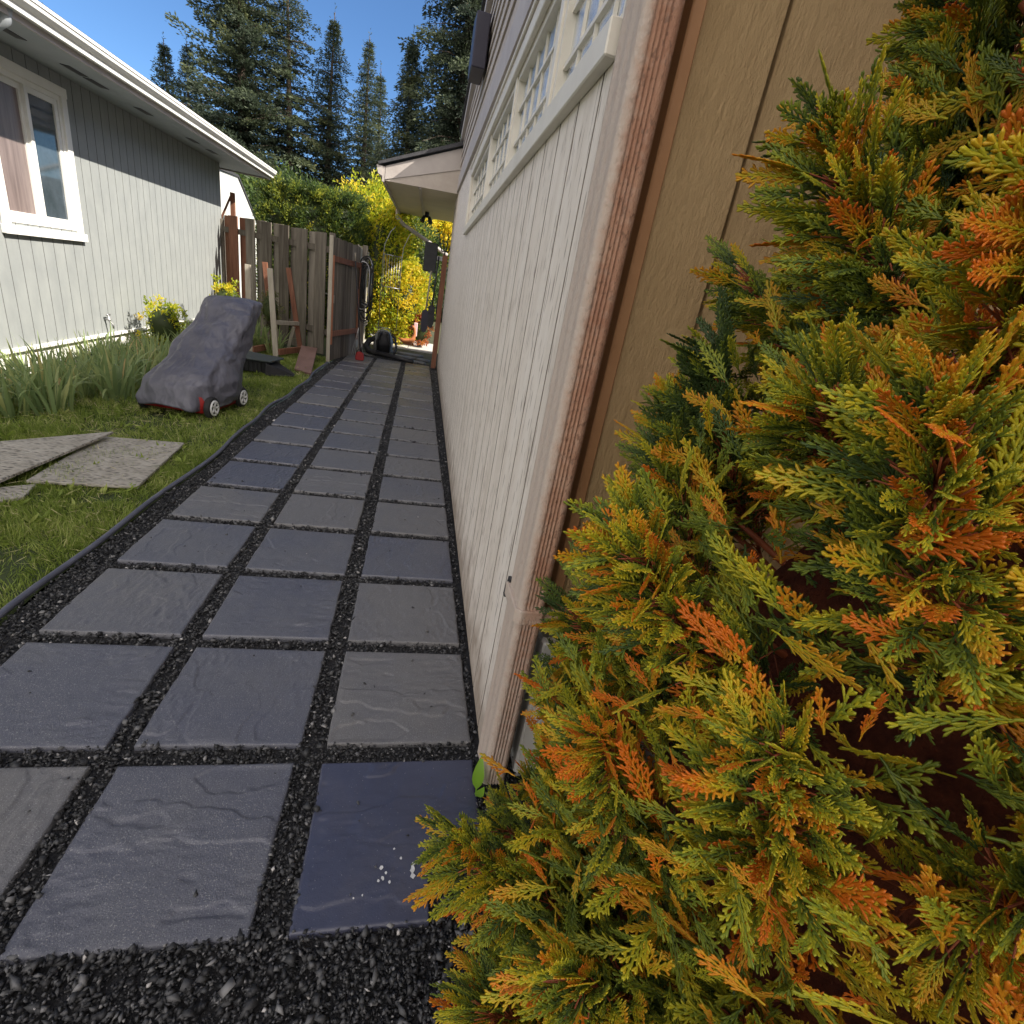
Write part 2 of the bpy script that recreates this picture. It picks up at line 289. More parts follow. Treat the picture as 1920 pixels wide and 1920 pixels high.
M['matgrey'] = mat_panel()

# ------------------------------------------------------------------ ground
EDGE = lambda y: -1.345 + .02 * math.sin(y * 2.1) + .012 * math.sin(y * 5.3 + 1)
def gz(x, y):
    t = min(1, max(0, (-2.5 - x) / 1.1)); return -.14 * t * t * (3 - 2 * t)
mb = MB()
xs = [-400, -60, -12, -6] + [-5 + .25 * i for i in range(15)] + [EDGE(0)]
ys = [-400, -40, -8, -2] + [-.5 + .5 * i for i in range(50)] + [40, 400]
vs = []; fs = []
for j, y in enumerate(ys):
    for i, x in enumerate(xs):
        xx = EDGE(y) if i == len(xs) - 1 and -1 < y < 11 else x
        vs.append((xx, y, gz(x, y) - .012 + .012 * noise.noise((xx * 2, y * 2, 0))))
n = len(xs)
for j in range(len(ys) - 1):
    for i in range(n - 1): fs.append((j * n + i, j * n + i + 1, (j + 1) * n + i + 1, (j + 1) * n + i))
mb.add(vs, fs, True)
tag(mb.obj('lawn_ground', M['lawn']), kind='structure')
mb = MB(); mb.box(-1.33, 400, -400, 400, -.3, -.022); tag(mb.obj('ground', M['soil']), kind='structure')
mb = MB()
vs = []; fs = []; xs = [-1.36 + .08 * i for i in range(25)] ; ys = [-1.2 + .12 * i for i in range(98)]; n = len(xs)
for y in ys:
    for x in xs:
        xx = min(x, .36 + .0166 * (y - 1.2)) if y > 1.1 else x + (0 if x < .3 else (x - .3) * 4)
        vs.append((max(xx, EDGE(y)), y, -.016 + .006 * noise.noise((x * 9, y * 9, 3))))
for j in range(len(ys) - 1):
    for i in range(n - 1): fs.append((j * n + i, j * n + i + 1, (j + 1) * n + i + 1, (j + 1) * n + i))
mb.add(vs, fs, True); tag(mb.obj('gravel_bed', M['gravel_bed']), kind='structure')
# pale path beyond the gate
mb = MB(); mb.box(-3.2, .55, 12.9, 15.2, -.02, .012); tag(mb.obj('path', M['concrete']), kind='structure')

# ------------------------------------------------------------------ pavers
def fbm(n, seed, f0=3, oct=5, warp=None, ax=1., ay=1.):
    r = np.random.default_rng(seed); gx, gy = np.meshgrid(np.linspace(0, 1, n), np.linspace(0, 1, n), indexing='ij')
    if warp is not None: gx = gx + warp[0]; gy = gy + warp[1]
    out = 0; amp = 1
    for o in range(oct):
        f = f0 * 2 ** o; g = r.random((64, 64)); X = gx * f * ax + 7; Y = gy * f * ay + 7
        xi = np.floor(X).astype(int); yi = np.floor(Y).astype(int); fx = X - xi; fy = Y - yi; fx = fx * fx * (3 - 2 * fx); fy = fy * fy * (3 - 2 * fy)
        G = lambda a, b: g[a % 64, b % 64]
        out = out + amp * ((G(xi, yi) * (1 - fx) + G(xi + 1, yi) * fx) * (1 - fy) + (G(xi, yi + 1) * (1 - fx) + G(xi + 1, yi + 1) * fx) * fy); amp *= .5
    return out / 2
def paver_mesh(seed, w=.456, d=.446, h=.03, N=120, notch=None):
    r = np.random.default_rng(seed)
    w1 = fbm(N, seed + 100, 3, 3) * .25; w2 = fbm(N, seed + 200, 3, 3) * .25
    flow = fbm(N, seed, 1.3, 4, (w1, w2), 1.0 if seed % 2 else 2.2, 2.2 if seed % 2 else 1.0)
    k = flow * (2.2 + 1.6 * r.random()) + fbm(N, seed + 55, 9, 3) * .16; ter = np.floor(k) + np.clip((k - np.floor(k)) * 14, 0, 1)
    rip = np.abs(fbm(N, seed + 400, 5 if seed % 2 else 14, 5, None, 1, 2.6 if seed % 2 else .5) - .5)
    H = (ter - ter.mean()) * .0050 * fbm(N, seed + 71, 2, 2) * 1.4 - rip * .017 * np.clip(fbm(N, seed + 88, 2, 2) * 2.6 - .6, .1, 1.3) + fbm(N, seed + 300, 9, 5) * .0030
    x = np.linspace(-w / 2, w / 2, N); y = np.linspace(-d / 2, d / 2, N)
    ed = np.minimum.outer(np.minimum(x + w / 2, w / 2 - x), np.ones(N)); ed2 = np.minimum.outer(np.ones(N), np.minimum(y + d / 2, d / 2 - y))
    e = np.minimum(ed, ed2); H = H * np.clip(e / .02, .2, 1) - .003 * np.clip(1 - e / .007, 0, 1) ** 2
    X, Y = np.meshgrid(x, y, indexing='ij')
    jx = (fbm(N, seed + 7, 6, 3) - .5) * .006; X = X + jx * (e < .006)
    V = np.stack([X, Y, H], 2).reshape(-1, 3)
    I = np.arange(N * N).reshape(N, N)
    if notch:  # cut a corner out: vertices past the notch lines slide onto them
        V2 = V.reshape(N, N, 3); a = int(np.searchsorted(x, notch[0])); b_ = int(np.searchsorted(y, notch[1]))
        keep = np.ones((N - 1, N - 1), bool); keep[a:, :b_] = False
    F = np.stack([I[:-1, :-1], I[1:, :-1], I[1:, 1:], I[:-1, 1:]], 2)
    F = (F[keep] if notch else F).reshape(-1, 4)
    # skirt
    loop = np.concatenate([I[:, 0], I[-1, 1:], I[-2::-1, -1], I[0, -2:0:-1]])
    if notch: loop = np.concatenate([I[:a + 1, 0], I[a, 1:b_ + 1], I[a + 1:, b_], I[-1, b_ + 1:], I[-2::-1, -1], I[0, -2:0:-1]])
    low = V[loop].copy(); low[:, 2] = -h; b = len(V); V = np.concatenate([V, low]); n = len(loop); q = np.arange(n)
    S = np.stack([loop, b + q, b + (q + 1) % n, loop[(q + 1) % n]], 1)
    return npmesh('paver', V, np.concatenate([F, S]), smooth=True)
pm = [paver_mesh(10 + i) for i in range(8)]
notched = paver_mesh(31, notch=(.078, -.035))
for m in pm: m.materials.append(M['paver'])
M['paver_wet'] = mat('dark_satin_slate', [(.2, (.040, .044, .075)), (.5, (.055, .060, .095)), (.8, (.08, .08, .105))], 3, .25, .4, 200, spec=.6, dist=.003, fine=(200, (.2, .2, .22), .68))
notched.materials.append(M['paver_wet'])
ORD = 'first second third fourth fifth sixth seventh eighth ninth tenth eleventh twelfth thirteenth fourteenth fifteenth sixteenth seventeenth eighteenth nineteenth twentieth'.split()
colx = {'left': (-.984, 0), 'middle': (-.457, 0), 'right': (.078, 0)}
PAV = []
NROW = 19
for ci, (cn, (cx, _)) in enumerate(colx.items()):
    for k in range(NROW):
        yy = .925 + .5135 * k + (.0, .0, .0)[ci]
        if k == 0 and cn == 'right': yy -= 0.0
        xx = cx + .0035 * (yy - 1) * (1 if cn == 'right' else .6) + random.uniform(-.004, .004)
        special = k == 0 and cn == 'right'
        o = bpy.data.objects.new('paver', notched if special else pm[(k * 3 + ci * 5 + k // 3) % 8]); col.objects.link(o)
        o.location = (xx, yy - .0, .006 + random.uniform(-.002, .003))
        o.rotation_euler = (random.uniform(-.004, .004), random.uniform(-.004, .004), (0 if special else random.choice((0, math.pi))) + random.uniform(-.008, .008))
        tag(o, 'square dark slate paver, %s column of the path, %s row from the camera' % (cn, ORD[k]), 'paver', 'slate pavers of the path')
        PAV.append((xx, yy))

# dried paint spots on the dark slab beside the wall
pr_ = bpy.data.objects[[o.name for o in bpy.data.objects if o.name.startswith('paver') and o.data == notched][0]]
rs = random.Random(4); M['paint_spot'] = mat('dried_white_paint', [(.3, (.5, .5, .5)), (.7, (.75, .75, .74))], 60, .6)
for (x, y, q) in ((.045, .800, .004), (.052, .812, .003), (.040, .825, .0045), (.118, .800, .006), (.118, .816, .0065), (.120, .830, .004), (.088, .845, .003), (.035, .795, .003), (.062, .79, .003), (.15, .80, .0022), (.07, .87, .0025), (-.02, .76, .002), (.0, .765, .002)):
    n = 9; mb = MB(); mb.add([(x + q * math.cos(6.283 * i / n) * rs.uniform(.7, 1.2), y + q * math.sin(6.283 * i / n) * rs.uniform(.8, 1.6), .0145) for i in range(n)], [tuple(range(n))]); mb.obj('paint_spot', M['paint_spot'], pr_)

# ------------------------------------------------------------------ gravel (stuff)
def stones(n, xr, yr, size, seed, heap=.012, filt=None):
    r = np.random.default_rng(seed)
    P = np.stack([r.uniform(*xr, n), r.uniform(*yr, n), np.zeros(n)], 1)
    if filt is not None: P = P[filt(P)]
    n = len(P); s = size * np.clip(r.lognormal(0, .38, n), .45, 2.4)
    P[:, 2] = r.uniform(-.012, heap, n) - .006
    oc = np.array([[1, 0, 0], [0, 1, 0], [-1, 0, 0], [0, -1, 0], [0, 0, 1], [0, 0, -1.]])
    V = oc[None] * (1 + r.uniform(-.35, .35, (n, 6, 1))) + r.uniform(-.3, .3, (n, 6, 3))
    V *= np.stack([s * r.uniform(.7, 1.2, n), s * r.uniform(.5, .9, n), s * r.uniform(.35, .6, n)], 1)[:, None, :] * .5
    q = unit(r.normal(size=(n, 4)) * [1, .25, .25, 1]); a, b, c, d = q.T
    Rm = np.stack([np.stack([1 - 2 * (c * c + d * d), 2 * (b * c - a * d), 2 * (b * d + a * c)], 1), np.stack([2 * (b * c + a * d), 1 - 2 * (b * b + d * d), 2 * (c * d - a * b)], 1), np.stack([2 * (b * d - a * c), 2 * (c * d + a * b), 1 - 2 * (b * b + c * c)], 1)], 1)
    V = np.einsum('nij,nkj->nki', Rm, V) + P[:, None, :]
    F = np.array([[0, 1, 4], [1, 2, 4], [2, 3, 4], [3, 0, 4], [1, 0, 5], [2, 1, 5], [3, 2, 5], [0, 3, 5]])
    F = (np.arange(n)[:, None, None] * 6 + F[None]).reshape(-1, 3)
    t = np.clip(r.beta(1.5, 2.5, n) * .93 + (r.random(n) > .975) * .5, 0, 1)
    return V.reshape(-1, 3), F, np.repeat(t, 6)
def lift_(a, h): V = a[0].copy(); V[:, 2] += h; return V, a[1], a[2]
PA = np.array(PAV)
def offpav(P, m=.004):
    k = np.ones(len(P), bool)
    for (x, y) in PA: k &= ~((np.abs(P[:, 0] - x) < .228 - m) & (np.abs(P[:, 1] - y) < .223 - m))
    k |= (P[:, 0] > .160) & (P[:, 0] < .31) & (P[:, 1] < .885) & (P[:, 1] > .3)
    k &= P[:, 0] > np.array([EDGE(v) for v in P[:, 1]]) + .012
    k &= (P[:, 0] < .325 + .0166 * (P[:, 1] - 1.2)) | (P[:, 1] < 1.15)
    return k
def join(parts):
    b = 0; Vs = []; Fs = []; Ts = []
    for V, F, T in parts: Vs.append(V); Fs.append(F + b); Ts.append(T); b += len(V)
    return np.concatenate(Vs), np.concatenate(Fs), np.concatenate(Ts)
V, F, T = join([stones(36000, (-1.34, .55), (.25, 1.2), .0095, 1, .012, offpav), stones(7000, (-1.1, .6), (.35, .85), .0145, 2, .014, offpav),
                stones(60000, (-1.38, .40), (1.2, 4.2), .012, 3, .010, offpav), stones(45000, (-1.38, .50), (4.2, 10.7), .016, 4, .010, offpav),
                stones(5000, (-1.38, .0), (.3, 3.5), .018, 7, .016, offpav), lift_(stones(260, (-1.2, .3), (.75, 6), .008, 8, .0), .021), lift_(stones(40, (-1.2, .3), (.75, 4), .014, 9, .0), .023)])
tag(link('gravel', npmesh('gravel', V, F, T), M['stones']), 'dark angular gravel filling the joints around the slate pavers', 'gravel', kind='stuff')

# straw and a curled dry leaf on the gravel
mb = MB(); mb.tube([(-.33, .475, .012), (-.29, .50, .018), (-.262, .535, .012)], .0014, 5); mb.tube([(-.30, .497, .016), (-.315, .515, .014)], .0008, 4)
tag(mb.obj('dry_straw', mat('straw', [(.3, (.5, .42, .25)), (.7, (.6, .52, .35))], 20, .7), loc=(-.3, .5, 0)), 'single pale dry straw lying on the gravel at the bottom', 'straw')
# edging
mb = MB(); mb.tube([(EDGE(-.4 + .15 * i), -.4 + .15 * i, .014 + .004 * math.sin(i)) for i in range(64)], .013, 8)
tag(mb.obj('lawn_edging', M['edging'], loc=(-1.34, 1, 0)), 'thin grey plastic edging strip between gravel and lawn', 'edging')
# ------------------------------------------------------------------ grass (stuff)
def grass(n, xr, yr, L, W, seed):
    r = np.random.default_rng(seed); P = np.stack([r.uniform(*xr, n), r.uniform(*yr, n), np.zeros(n)], 1)
    nz = np.array([noise.noise((p[0] * 2.2, p[1] * 2.2, 5)) + .5 * noise.noise((p[0] * 7, p[1] * 7, 1)) for p in P])
    e = np.array([EDGE(v) for v in P[:, 1]])
    k = (P[:, 0] < e - .02) & (nz + .9 > r.random(n) * .85)
    P = P[k]; nz = nz[k]; n = len(P); P[:, 2] = [gz(x, y) - .012 for x, y in P[:, :2]]
    # tufts lean the same way
    cell = np.floor(P[:, :2] * 14); ang = np.mod(np.sin(cell @ [12.9, 78.2]) * 43758.5, 6.283) + r.normal(0, .7, n)
    lean = r.uniform(.15, 1.5, n); D = np.stack([np.cos(ang) * lean, np.sin(ang) * lean, np.ones(n)], 1); D = unit(D)
    l = L * r.uniform(.5, 1.3, n) * (1 + .5 * nz); X = unit(np.cross(D, r.normal(size=(n, 3)))) * (W / 2)
    mid = P + D * l[:, None] * .55; tip = P + D * l[:, None]; tip[:, 2] -= l * .3 * lean * .6; tip[:, 2] = np.maximum(tip[:, 2], P[:, 2] + .004)
    V = np.stack([P - X, P + X, mid + X * .8, mid - X * .8, tip], 1).reshape(-1, 3)
    b = np.arange(n)[:, None] * 5; F = np.concatenate([b + [0, 1, 2], b + [0, 2, 3], b + [3, 2, 4]], 1).reshape(-1, 3)
    t = np.clip(r.normal(.42, .16, n) + (r.random(n) > .93) * .45, 0, 1)
    return V, F, np.repeat(t, 5)
V, F, T = join([grass(110000, (-2.9, -1.3), (.9, 4.0), .055, .0032, 1), grass(70000, (-3.6, -1.3), (4.0, 9.5), .06, .0045, 2), grass(14000, (-6, -2.9), (-.8, 4.6), .06, .006, 3), grass(42000, (-2.9, -1.3), (-.9, .9), .055, .004, 4)])
r = np.random.default_rng(31); n = 170; c_ = np.stack([r.uniform(-2.6, -1.45, n), r.uniform(1.0, 8.5, n), np.zeros(n)], 1); k_ = 9
P = np.repeat(c_, k_, 0) + r.normal(0, .008, (n * k_, 3)) * [1, 1, .1]; D = r.normal(0, 1, (n * k_, 3)); D[:, 2] = np.abs(D[:, 2]) * .5 + .25
V2, F2, T2 = leaves(P, D, r.uniform(.035, .08, n * k_), .016, np.clip(np.repeat(r.normal(.45, .2, n), k_), 0, .9), .2, r)
n = 1500; P = np.stack([r.uniform(-2.9, -1.4, n), r.uniform(1.0, 6, n), r.uniform(.0, .03, n)], 1); V3, F3, T3 = leaves(P, r.normal(0, 1, (n, 3)) * [1, 1, .15], r.uniform(.03, .10, n), .004, np.full(n, 1.), .2, r)
V, F, T = join([(V, F, T), (V2, F2, T2), (V3, F3, T3)])
tag(link('grass', npmesh('grass', V, F, T), M['grass']), 'short patchy green grass of the lawn left of the path', 'grass', kind='stuff')

# ================================================================== right house (garage with leaded windows)
def RF(u, v, z, k=None):  # u = distance out of the wall towards the path, v = along the path
    return (.331 + .0166 * (v - 1.18) - u, v, z * (1 + .0135 * (v - 1.2)))
def grooved(mb, T, v0, v1, z0, z1, sp, gw=.010, gd=.009, ph=0., z1b=None):
    """vertical grooved siding as strips; z1 and z1b are the tops at v0 and v1"""
    z1b = z1 if z1b is None else z1b; top = lambda v: z1 + (z1b - z1) * (v - v0) / (v1 - v0)
    cuts = [v0]; g = math.floor((v0 - ph) / sp) * sp + ph
    prof = [(v0, 0)]
    while g < v1:
        if g > v0 + gw and g + gw < v1: prof += [(g, 0), (g + .0015, -gd), (g + gw - .0015, -gd), (g + gw, 0)]
        g += sp
    prof.append((v1, 0)); n = len(prof)
    vs = [T(u, v, z0) for v, u in prof] + [T(u, v, top(v)) for v, u in prof]
    mb.add(vs, [(i, i + 1, n + i + 1, n + i) for i in range(n - 1)], mi=[1 if prof[i][1] < 0 or prof[i + 1][1] < 0 else 0 for i in range(n - 1)])
HR = thing('beige_house', 'beige house with grooved siding and leaded windows right of the path', 'house', (.35, 1.2, 0))
V1 = 10.3; WZ0, WZ1 = 1.885, 2.29; WV0, WV1 = 1.20, 5.62
mb = MB()
grooved(mb, RF, 1.18, V1, .02, WZ0, .193, .011, .010, ph=.1)
grooved(mb, RF, WV1, V1, WZ0, 2.62, .193, .011, .010, ph=.1)
mb.add([RF(0, 1.18, WZ1), RF(0, WV1, WZ1), RF(0, WV1, 2.62), RF(0, 1.18, 2.62)], [(0, 1, 2, 3)])
mb.add([RF(0, 1.18, WZ0), RF(0, WV0, WZ0), RF(0, WV0, WZ1), RF(0, 1.18, WZ1)], [(0, 1, 2, 3)])
for a, b, c, d in (((WV0, WZ0), (WV1, WZ0), 0, 0), ((WV0, WZ1), (WV1, WZ1), 0, 0), ((WV0, WZ0), (WV0, WZ1), 0, 0), ((WV1, WZ0), (WV1, WZ1), 0, 0)):
    mb.add([RF(0, *a), RF(0, *b), RF(-.12, *b), RF(-.12, *a)], [(0, 1, 2, 3)])
mb.box(-.02, -.015, 1.19, V1, -.3, .02, lambda u, v, z: RF(u, v, z))
wall = mb.obj('wall', M['siding'], HR); wall.data.materials.append(mat('grimy_groove', [(.3, (.16, .14, .12)), (.7, (.30, .265, .23))], 30, .9))
# front wall facing the camera, built from boards
mb = MB(); mb.box(.36, 4.5, 1.19, 1.30, .55, 3.25); fw = mb.obj('front_wall', M['board'], HR)
mb = MB(); mb.box(.651, 1.9, 1.166, 1.188, .55, 3.25); mb.obj('front_panel', M['board'], HR, bevel=.003)
mb = MB(); mb.box(.634, .650, 1.183, 1.1895, .55, 3.25); mb.obj('gap_shade_strip', mat('painted_gap_shade', [(.3, (.09, .06, .03)), (.7, (.12, .08, .04))], 9, .8), HR)  # dark strip stands in for the shade between the boards
mb = MB(); mb.box(.4665, .634, 1.150, 1.188, .52, 3.25); mb.obj('front_board', M['board'], HR, bevel=.003)
mb = MB(); mb.box(.436, .463, 1.130, 1.188, .52, 3.25); mb.obj('corner_trim', M['tantrim'], HR, bevel=.003)
mb = MB(); mb.box(.440, 1.9, 1.10, 1.30, -.3, .48); mb.box(.425, .50, 1.08, 1.115, .02, .52); mb.obj('base_trim', M['white'], HR, bevel=.006)
mb = MB(); mb.box(.52, 1.9, 1.085, 1.098, .10, .50); mb.obj('plinth', M['soffit'], HR)
mb = MB(); mb.box(2.7, 9, -7, 1.15, -.3, 5.3); mb.obj('added_shade_wall', M['lap'], HR)  # unseen block added to keep the sun off the foreground
# body behind (solid so that light does not pass)
mb = MB()
mb.prism([(1.30, -.3), (V1 + .5, -.3), (V1 + .5, 3.2), (9.4, 3.2), (5.6, 3.75), (1.30, 3.25)], lambda v, z: (.331 + .0166 * (v - 1.18) + .17, v, z), lambda v, z: (9, v, z))
mb.obj('inner_wall', M['lap'], HR)
# belly band and lap siding above
bl = lambda v: (2.45 + .06 * (v - 2.5)) if v > 2.5 else 2.45 + .03 * (v - 2.5)
bt = lambda v: bl(v) + .16 + .006 * (v - 2.5)
def W(u, v, z): return (.331 + .0166 * (v - 1.18) - u, v, z)
mb = MB(); N = 12
for i in range(N):
    a = 1.12 + (9.3 - 1.12) * i / N; b = 1.12 + (9.3 - 1.12) * (i + 1) / N
    mb.hexa([W(-.01, a, bl(a)), W(.03, a, bl(a)), W(.03, b, bl(b)), W(-.01, b, bl(b)), W(-.01, a, bt(a)), W(.03, a, bt(a)), W(.03, b, bt(b)), W(-.01, b, bt(b))])
mb.obj('belly_band', M['fascia'], HR)
RV = 5.6
mb = MB(); rk = lambda v: 3.63 - .08 * (v - 9.2) if v > RV else 3.63 - .08 * (RV - 9.2) + .125 * (v - RV)
LAPS = 9
for j in range(LAPS):
    z0 = lambda v: bt(v) + .135 * j + .004; z1 = lambda v: bt(v) + .135 * (j + 1) + .004
    vend = 9.3
    while vend > 2 and z1(vend) > rk(vend) - .04: vend -= .1
    st = 1.12
    while z1(st) > rk(st) - .04 and st < vend: st += .1
    if vend - st < .3: continue
    mb.hexa([W(-.01, st, z0(st)), W(.019, st, z0(st)), W(.019, vend, z0(vend)), W(-.01, vend, z0(vend)), W(-.01, st, z1(st)), W(.006, st, z1(st)), W(.006, vend, z1(vend)), W(-.01, vend, z1(vend))])
# solid backing up to the rake
pts = [(1.12, 2.5), (9.3, 2.9), (9.3, rk(9.3)), (RV, rk(RV)), (1.12, rk(1.12))]
mb.prism(pts, lambda v, z: W(-.005, v, z), lambda v, z: W(-.16, v, z))
mb.obj('lap_siding', M['lap'], HR)
RB = lambda v: rk(v)
mb = MB()
for a, b in ((9.32, RV), (RV, .55)):
    mb.hexa([W(-.2, a, RB(a) - .10), W(.055, a, RB(a) - .10), W(.055, b, RB(b) - .10), W(-.2, b, RB(b) - .10), W(-.2, a, RB(a) + .03), W(.055, a, RB(a) + .03), W(.055, b, RB(b) + .03), W(-.2, b, RB(b) + .03)])
mb.obj('rake_board', M['fascia'], HR)
mb = MB()
for a, b in ((9.35, RV), (RV, .3)):
    mb.hexa([W(-9, a, RB(a) + .032), W(.085, a, RB(a) + .032), W(.085, b, RB(b) + .032), W(-9, b, RB(b) + .032), W(-9, a, RB(a) + .06), W(.085, a, RB(a) + .06), W(.085, b, RB(b) + .06), W(-9, b, RB(b) + .06)])
roof = mb.obj('roof', M['shingle'], HR)
# dark box high on the lap siding
vb0, vb1 = 5.2, 5.75
mb = MB()
mb.prism([(vb0, 3.10), (vb0 - .0, 3.46), (vb1, 3.60), (vb1 + .2, 3.34), (vb1, 3.16)], lambda v, z: W(.035, v, z), lambda v, z: W(.15, v, z))
mb.obj('vent_box', M['darkpurple'], HR, bevel=.008)
# windows
mb = MB(); tz = lambda v, z: RF(0, v, z)
mb.box(.0, .028, 1.182, WV1 + .075, WZ0 - .062, WZ0, RF)
mb.box(.0, .022, 1.182, WV1 + .075, WZ1, WZ1 + .06, RF)
mb.box(.0, .0225, WV1, WV1 + .075, WZ0, WZ1, RF)
mb.box(.0235, .034, 1.182, WV1 + .085, WZ1 + .0605, WZ1 + .078, RF)
wf = thing('window', None, None, (0, 0, 0)); wf.parent = HR
trim = mb.obj('window_trim', M['cream'], wf, bevel=.003)
div = [WV0, 1.93, 2.93, 4.05, WV1]
wide = {1: .055, 2: .04, 3: .055}
for i in range(4):
    a, b = div[i] + (wide.get(i, 0)) / 2, div[i + 1] - (wide.get(i + 1, 0)) / 2
    mb = MB(); f = .03
    mb.box(-.05, -.004, a, a + f, WZ0, WZ1, RF); mb.box(-.05, -.004, b - f, b, WZ0, WZ1, RF)
    mb.box(-.05, -.003, a + f, b - f, WZ0, WZ0 + .025, RF); mb.box(-.05, -.003, a + f, b - f, WZ1 - .025, WZ1, RF)
    n = 5 if b - a > .8 else 4
    for k in range(1, n):
        v = a + f + (b - a - 2 * f) * k / n; mb.box(-.033, -.024, v - .004, v + .004, WZ0 + .025, WZ1 - .025, RF)
    for k in (1, 2):
        z = WZ0 + (WZ1 - WZ0) * k / 3; mb.box(-.032, -.020, a + f, b - f, z - .006, z + .006, RF)
    mb.obj('sash', M['cream'], wf)
    mb = MB(); mb.add([RF(-.034, a + f, WZ0 + .02), RF(-.034, b - f, WZ0 + .02), RF(-.034, b - f, WZ1 - .02), RF(-.034, a + f, WZ1 - .02)], [(0, 1, 2, 3)])
    mb.add([RF(-.042, a + f, WZ0 + .02), RF(-.042, b - f, WZ0 + .02), RF(-.042, b - f, WZ1 - .02), RF(-.042, a + f, WZ1 - .02)], [(3, 2, 1, 0)])
    mb.obj('pane', M['obscure'], wf)
for i in (1, 2, 3):
    mb = MB(); mb.box(-.11, .004, div[i] - wide[i] / 2, div[i] + wide[i] / 2, WZ0, WZ1, RF); mb.obj('mullion', M['cream'], wf, bevel=.002)
# wing with the long overhanging eave
EY0, EY1 = 9.2, 14.0
ex = lambda v: -.69 + .0166 * (v - 9.2)
sz = lambda v: .03 * (v - 9.2)
def WG(x, v, z): return (x + .0166 * (v - 9.2), v, z + sz(v))
mb = MB()
mb.hexa([WG(-.66, EY0, 2.80), WG(.56, EY0, 3.19), WG(.56, EY0 + .04, 3.19), WG(-.66, EY0 + .04, 2.80), WG(-.66, EY0, 2.98), WG(.56, EY0, 3.49), WG(.56, EY0 + .04, 3.49), WG(-.66, EY0 + .04, 2.98)])
mb.obj('eave_fascia', M['fascia'], HR, bevel=.004)
mb = MB(); mb.prism([(-.66, 2.79), (.56, 2.84), (.56, 3.20), (-.66, 2.81)], lambda x, z: WG(x, EY0 + .012, z), lambda x, z: WG(x, EY0 + .034, z)); mb.obj('gable_infill', M['lap'], HR)
mb = MB(); mb.hexa([WG(-.70, EY0 - .004, 2.77), WG(-.665, EY0 - .004, 2.77), WG(-.665, EY1, 2.77), WG(-.70, EY1, 2.77), WG(-.70, EY0 - .004, 2.97), WG(-.665, EY0 - .004, 2.97), WG(-.665, EY1, 2.97), WG(-.70, EY1, 2.97)])
mb.prism([(-.70, 2.84), (-.76, 2.86), (-.79, 2.97), (-.70, 2.97)], lambda x, z: WG(x, EY0 - .02, z), lambda x, z: WG(x, EY1, z))
gut = mb.obj('gutter', M['fascia'], HR)
mb = MB(); mb.hexa([WG(-.66, EY0 + .045, 2.80), WG(.6, EY0 + .045, 2.86), WG(.6, EY1, 2.86), WG(-.66, EY1, 2.80), WG(-.66, EY0 + .045, 2.815), WG(.6, EY0 + .045, 2.875), WG(.6, EY1, 2.875), WG(-.66, EY1, 2.815)])
mb.obj('soffit', M['tansoffit'], HR)
mb = MB(); mb.hexa([WG(-.15, EY0 + .05, 2.79), WG(-.11, EY0 + .05, 2.79), WG(-.11, EY1, 2.79), WG(-.15, EY1, 2.79), WG(-.15, EY0 + .05, 2.84), WG(-.11, EY0 + .05, 2.84), WG(-.11, EY1, 2.84), WG(-.15, EY1, 2.84)])
mb.obj('soffit_trim', M['fascia'], HR)
mb = MB(); mb.prism([(-.76, 2.975), (3.6, 4.75), (3.6, 4.85), (-.77, 3.01)], lambda x, z: WG(x, EY0 - .05, z), lambda x, z: WG(x, 11.0, z))
mb.prism([(-.76, 2.975), (.66, 3.553), (.66, 3.6), (-.77, 3.01)], lambda x, z: WG(x, 11.0, z), lambda x, z: WG(x, EY1 + .1, z))
mb.obj('wing_roof', M['shingle'], HR)
mb = MB(); mb.prism([(.56, .0), (6, 0), (6, 5.0), (.56, 3.3)], lambda x, z: WG(x, V1 + .02, z), lambda x, z: WG(x, 10.9, z)); mb.obj('wing_wall', M['siding'], HR)
mb = MB()
mb.tube([WG(-.72, EY1 - .4, 2.85), WG(-.72, EY1 - .4, 2.68), WG(-.55, EY1 - .4, 2.55), WG(.1, EY1 - .4, 2.28), WG(.52, EY1 - .4, 2.10)], .045, 6)
mb.obj('eave_downspout', M['fascia'], HR)
# little twin spotlight under the eave
t = thing('spotlight', 'small dark twin spotlight hanging under the tan eave', 'light', (.02, 12.6, 2.88))
mb = MB(); mb.tube([(.02, 12.6, 2.92), (.02, 12.6, 2.82)], .045, 10); mb.obj('mount', M['blackplastic'], t)
for s in (-1, 1):
    mb = MB(); mb.tube([(.02, 12.6, 2.84), (.02 + s * .06, 12.56, 2.80)], .012, 6); mb.tube([(.02 + s * .05, 12.58, 2.83), (.02 + s * .09, 12.50, 2.72)], [.03, .05], 10); mb.obj('lamp_head', M['blackplastic'], t)
# yellow plant tuft growing on the roof edge is the tree top behind the eave (built with the shrubs)
# corrugated downspout on the corner
prof = []
def ridged(p, q, n, amp, nrm):
    out = []
    for i in range(n * 6):
        f = i / (n * 6); a = amp * (math.cos(2 * math.pi * f * n) - 1) / 2
        out.append((p[0] + (q[0] - p[0]) * f + nrm[0] * a, p[1] + (q[1] - p[1]) * f + nrm[1] * a))
    return out
x0, x1, y0, y1 = .318, .390, 1.035, 1.172; c = .018
prof += ridged((x0, y1 - c), (x0, y0 + c), 2, .003, (-1, 0))
prof += [(x0 + c * (1 - math.cos(a)), y0 + c * (1 - math.sin(a))) for a in [.2, .6, 1.0, 1.35]]
prof += ridged((x0 + c, y0), (x1 - c, y0), 4, .004, (0, -1))
prof += [(x1 - c * (1 - math.sin(a)), y0 + c * (1 - math.cos(a))) for a in [.2, .6, 1.0, 1.35]]
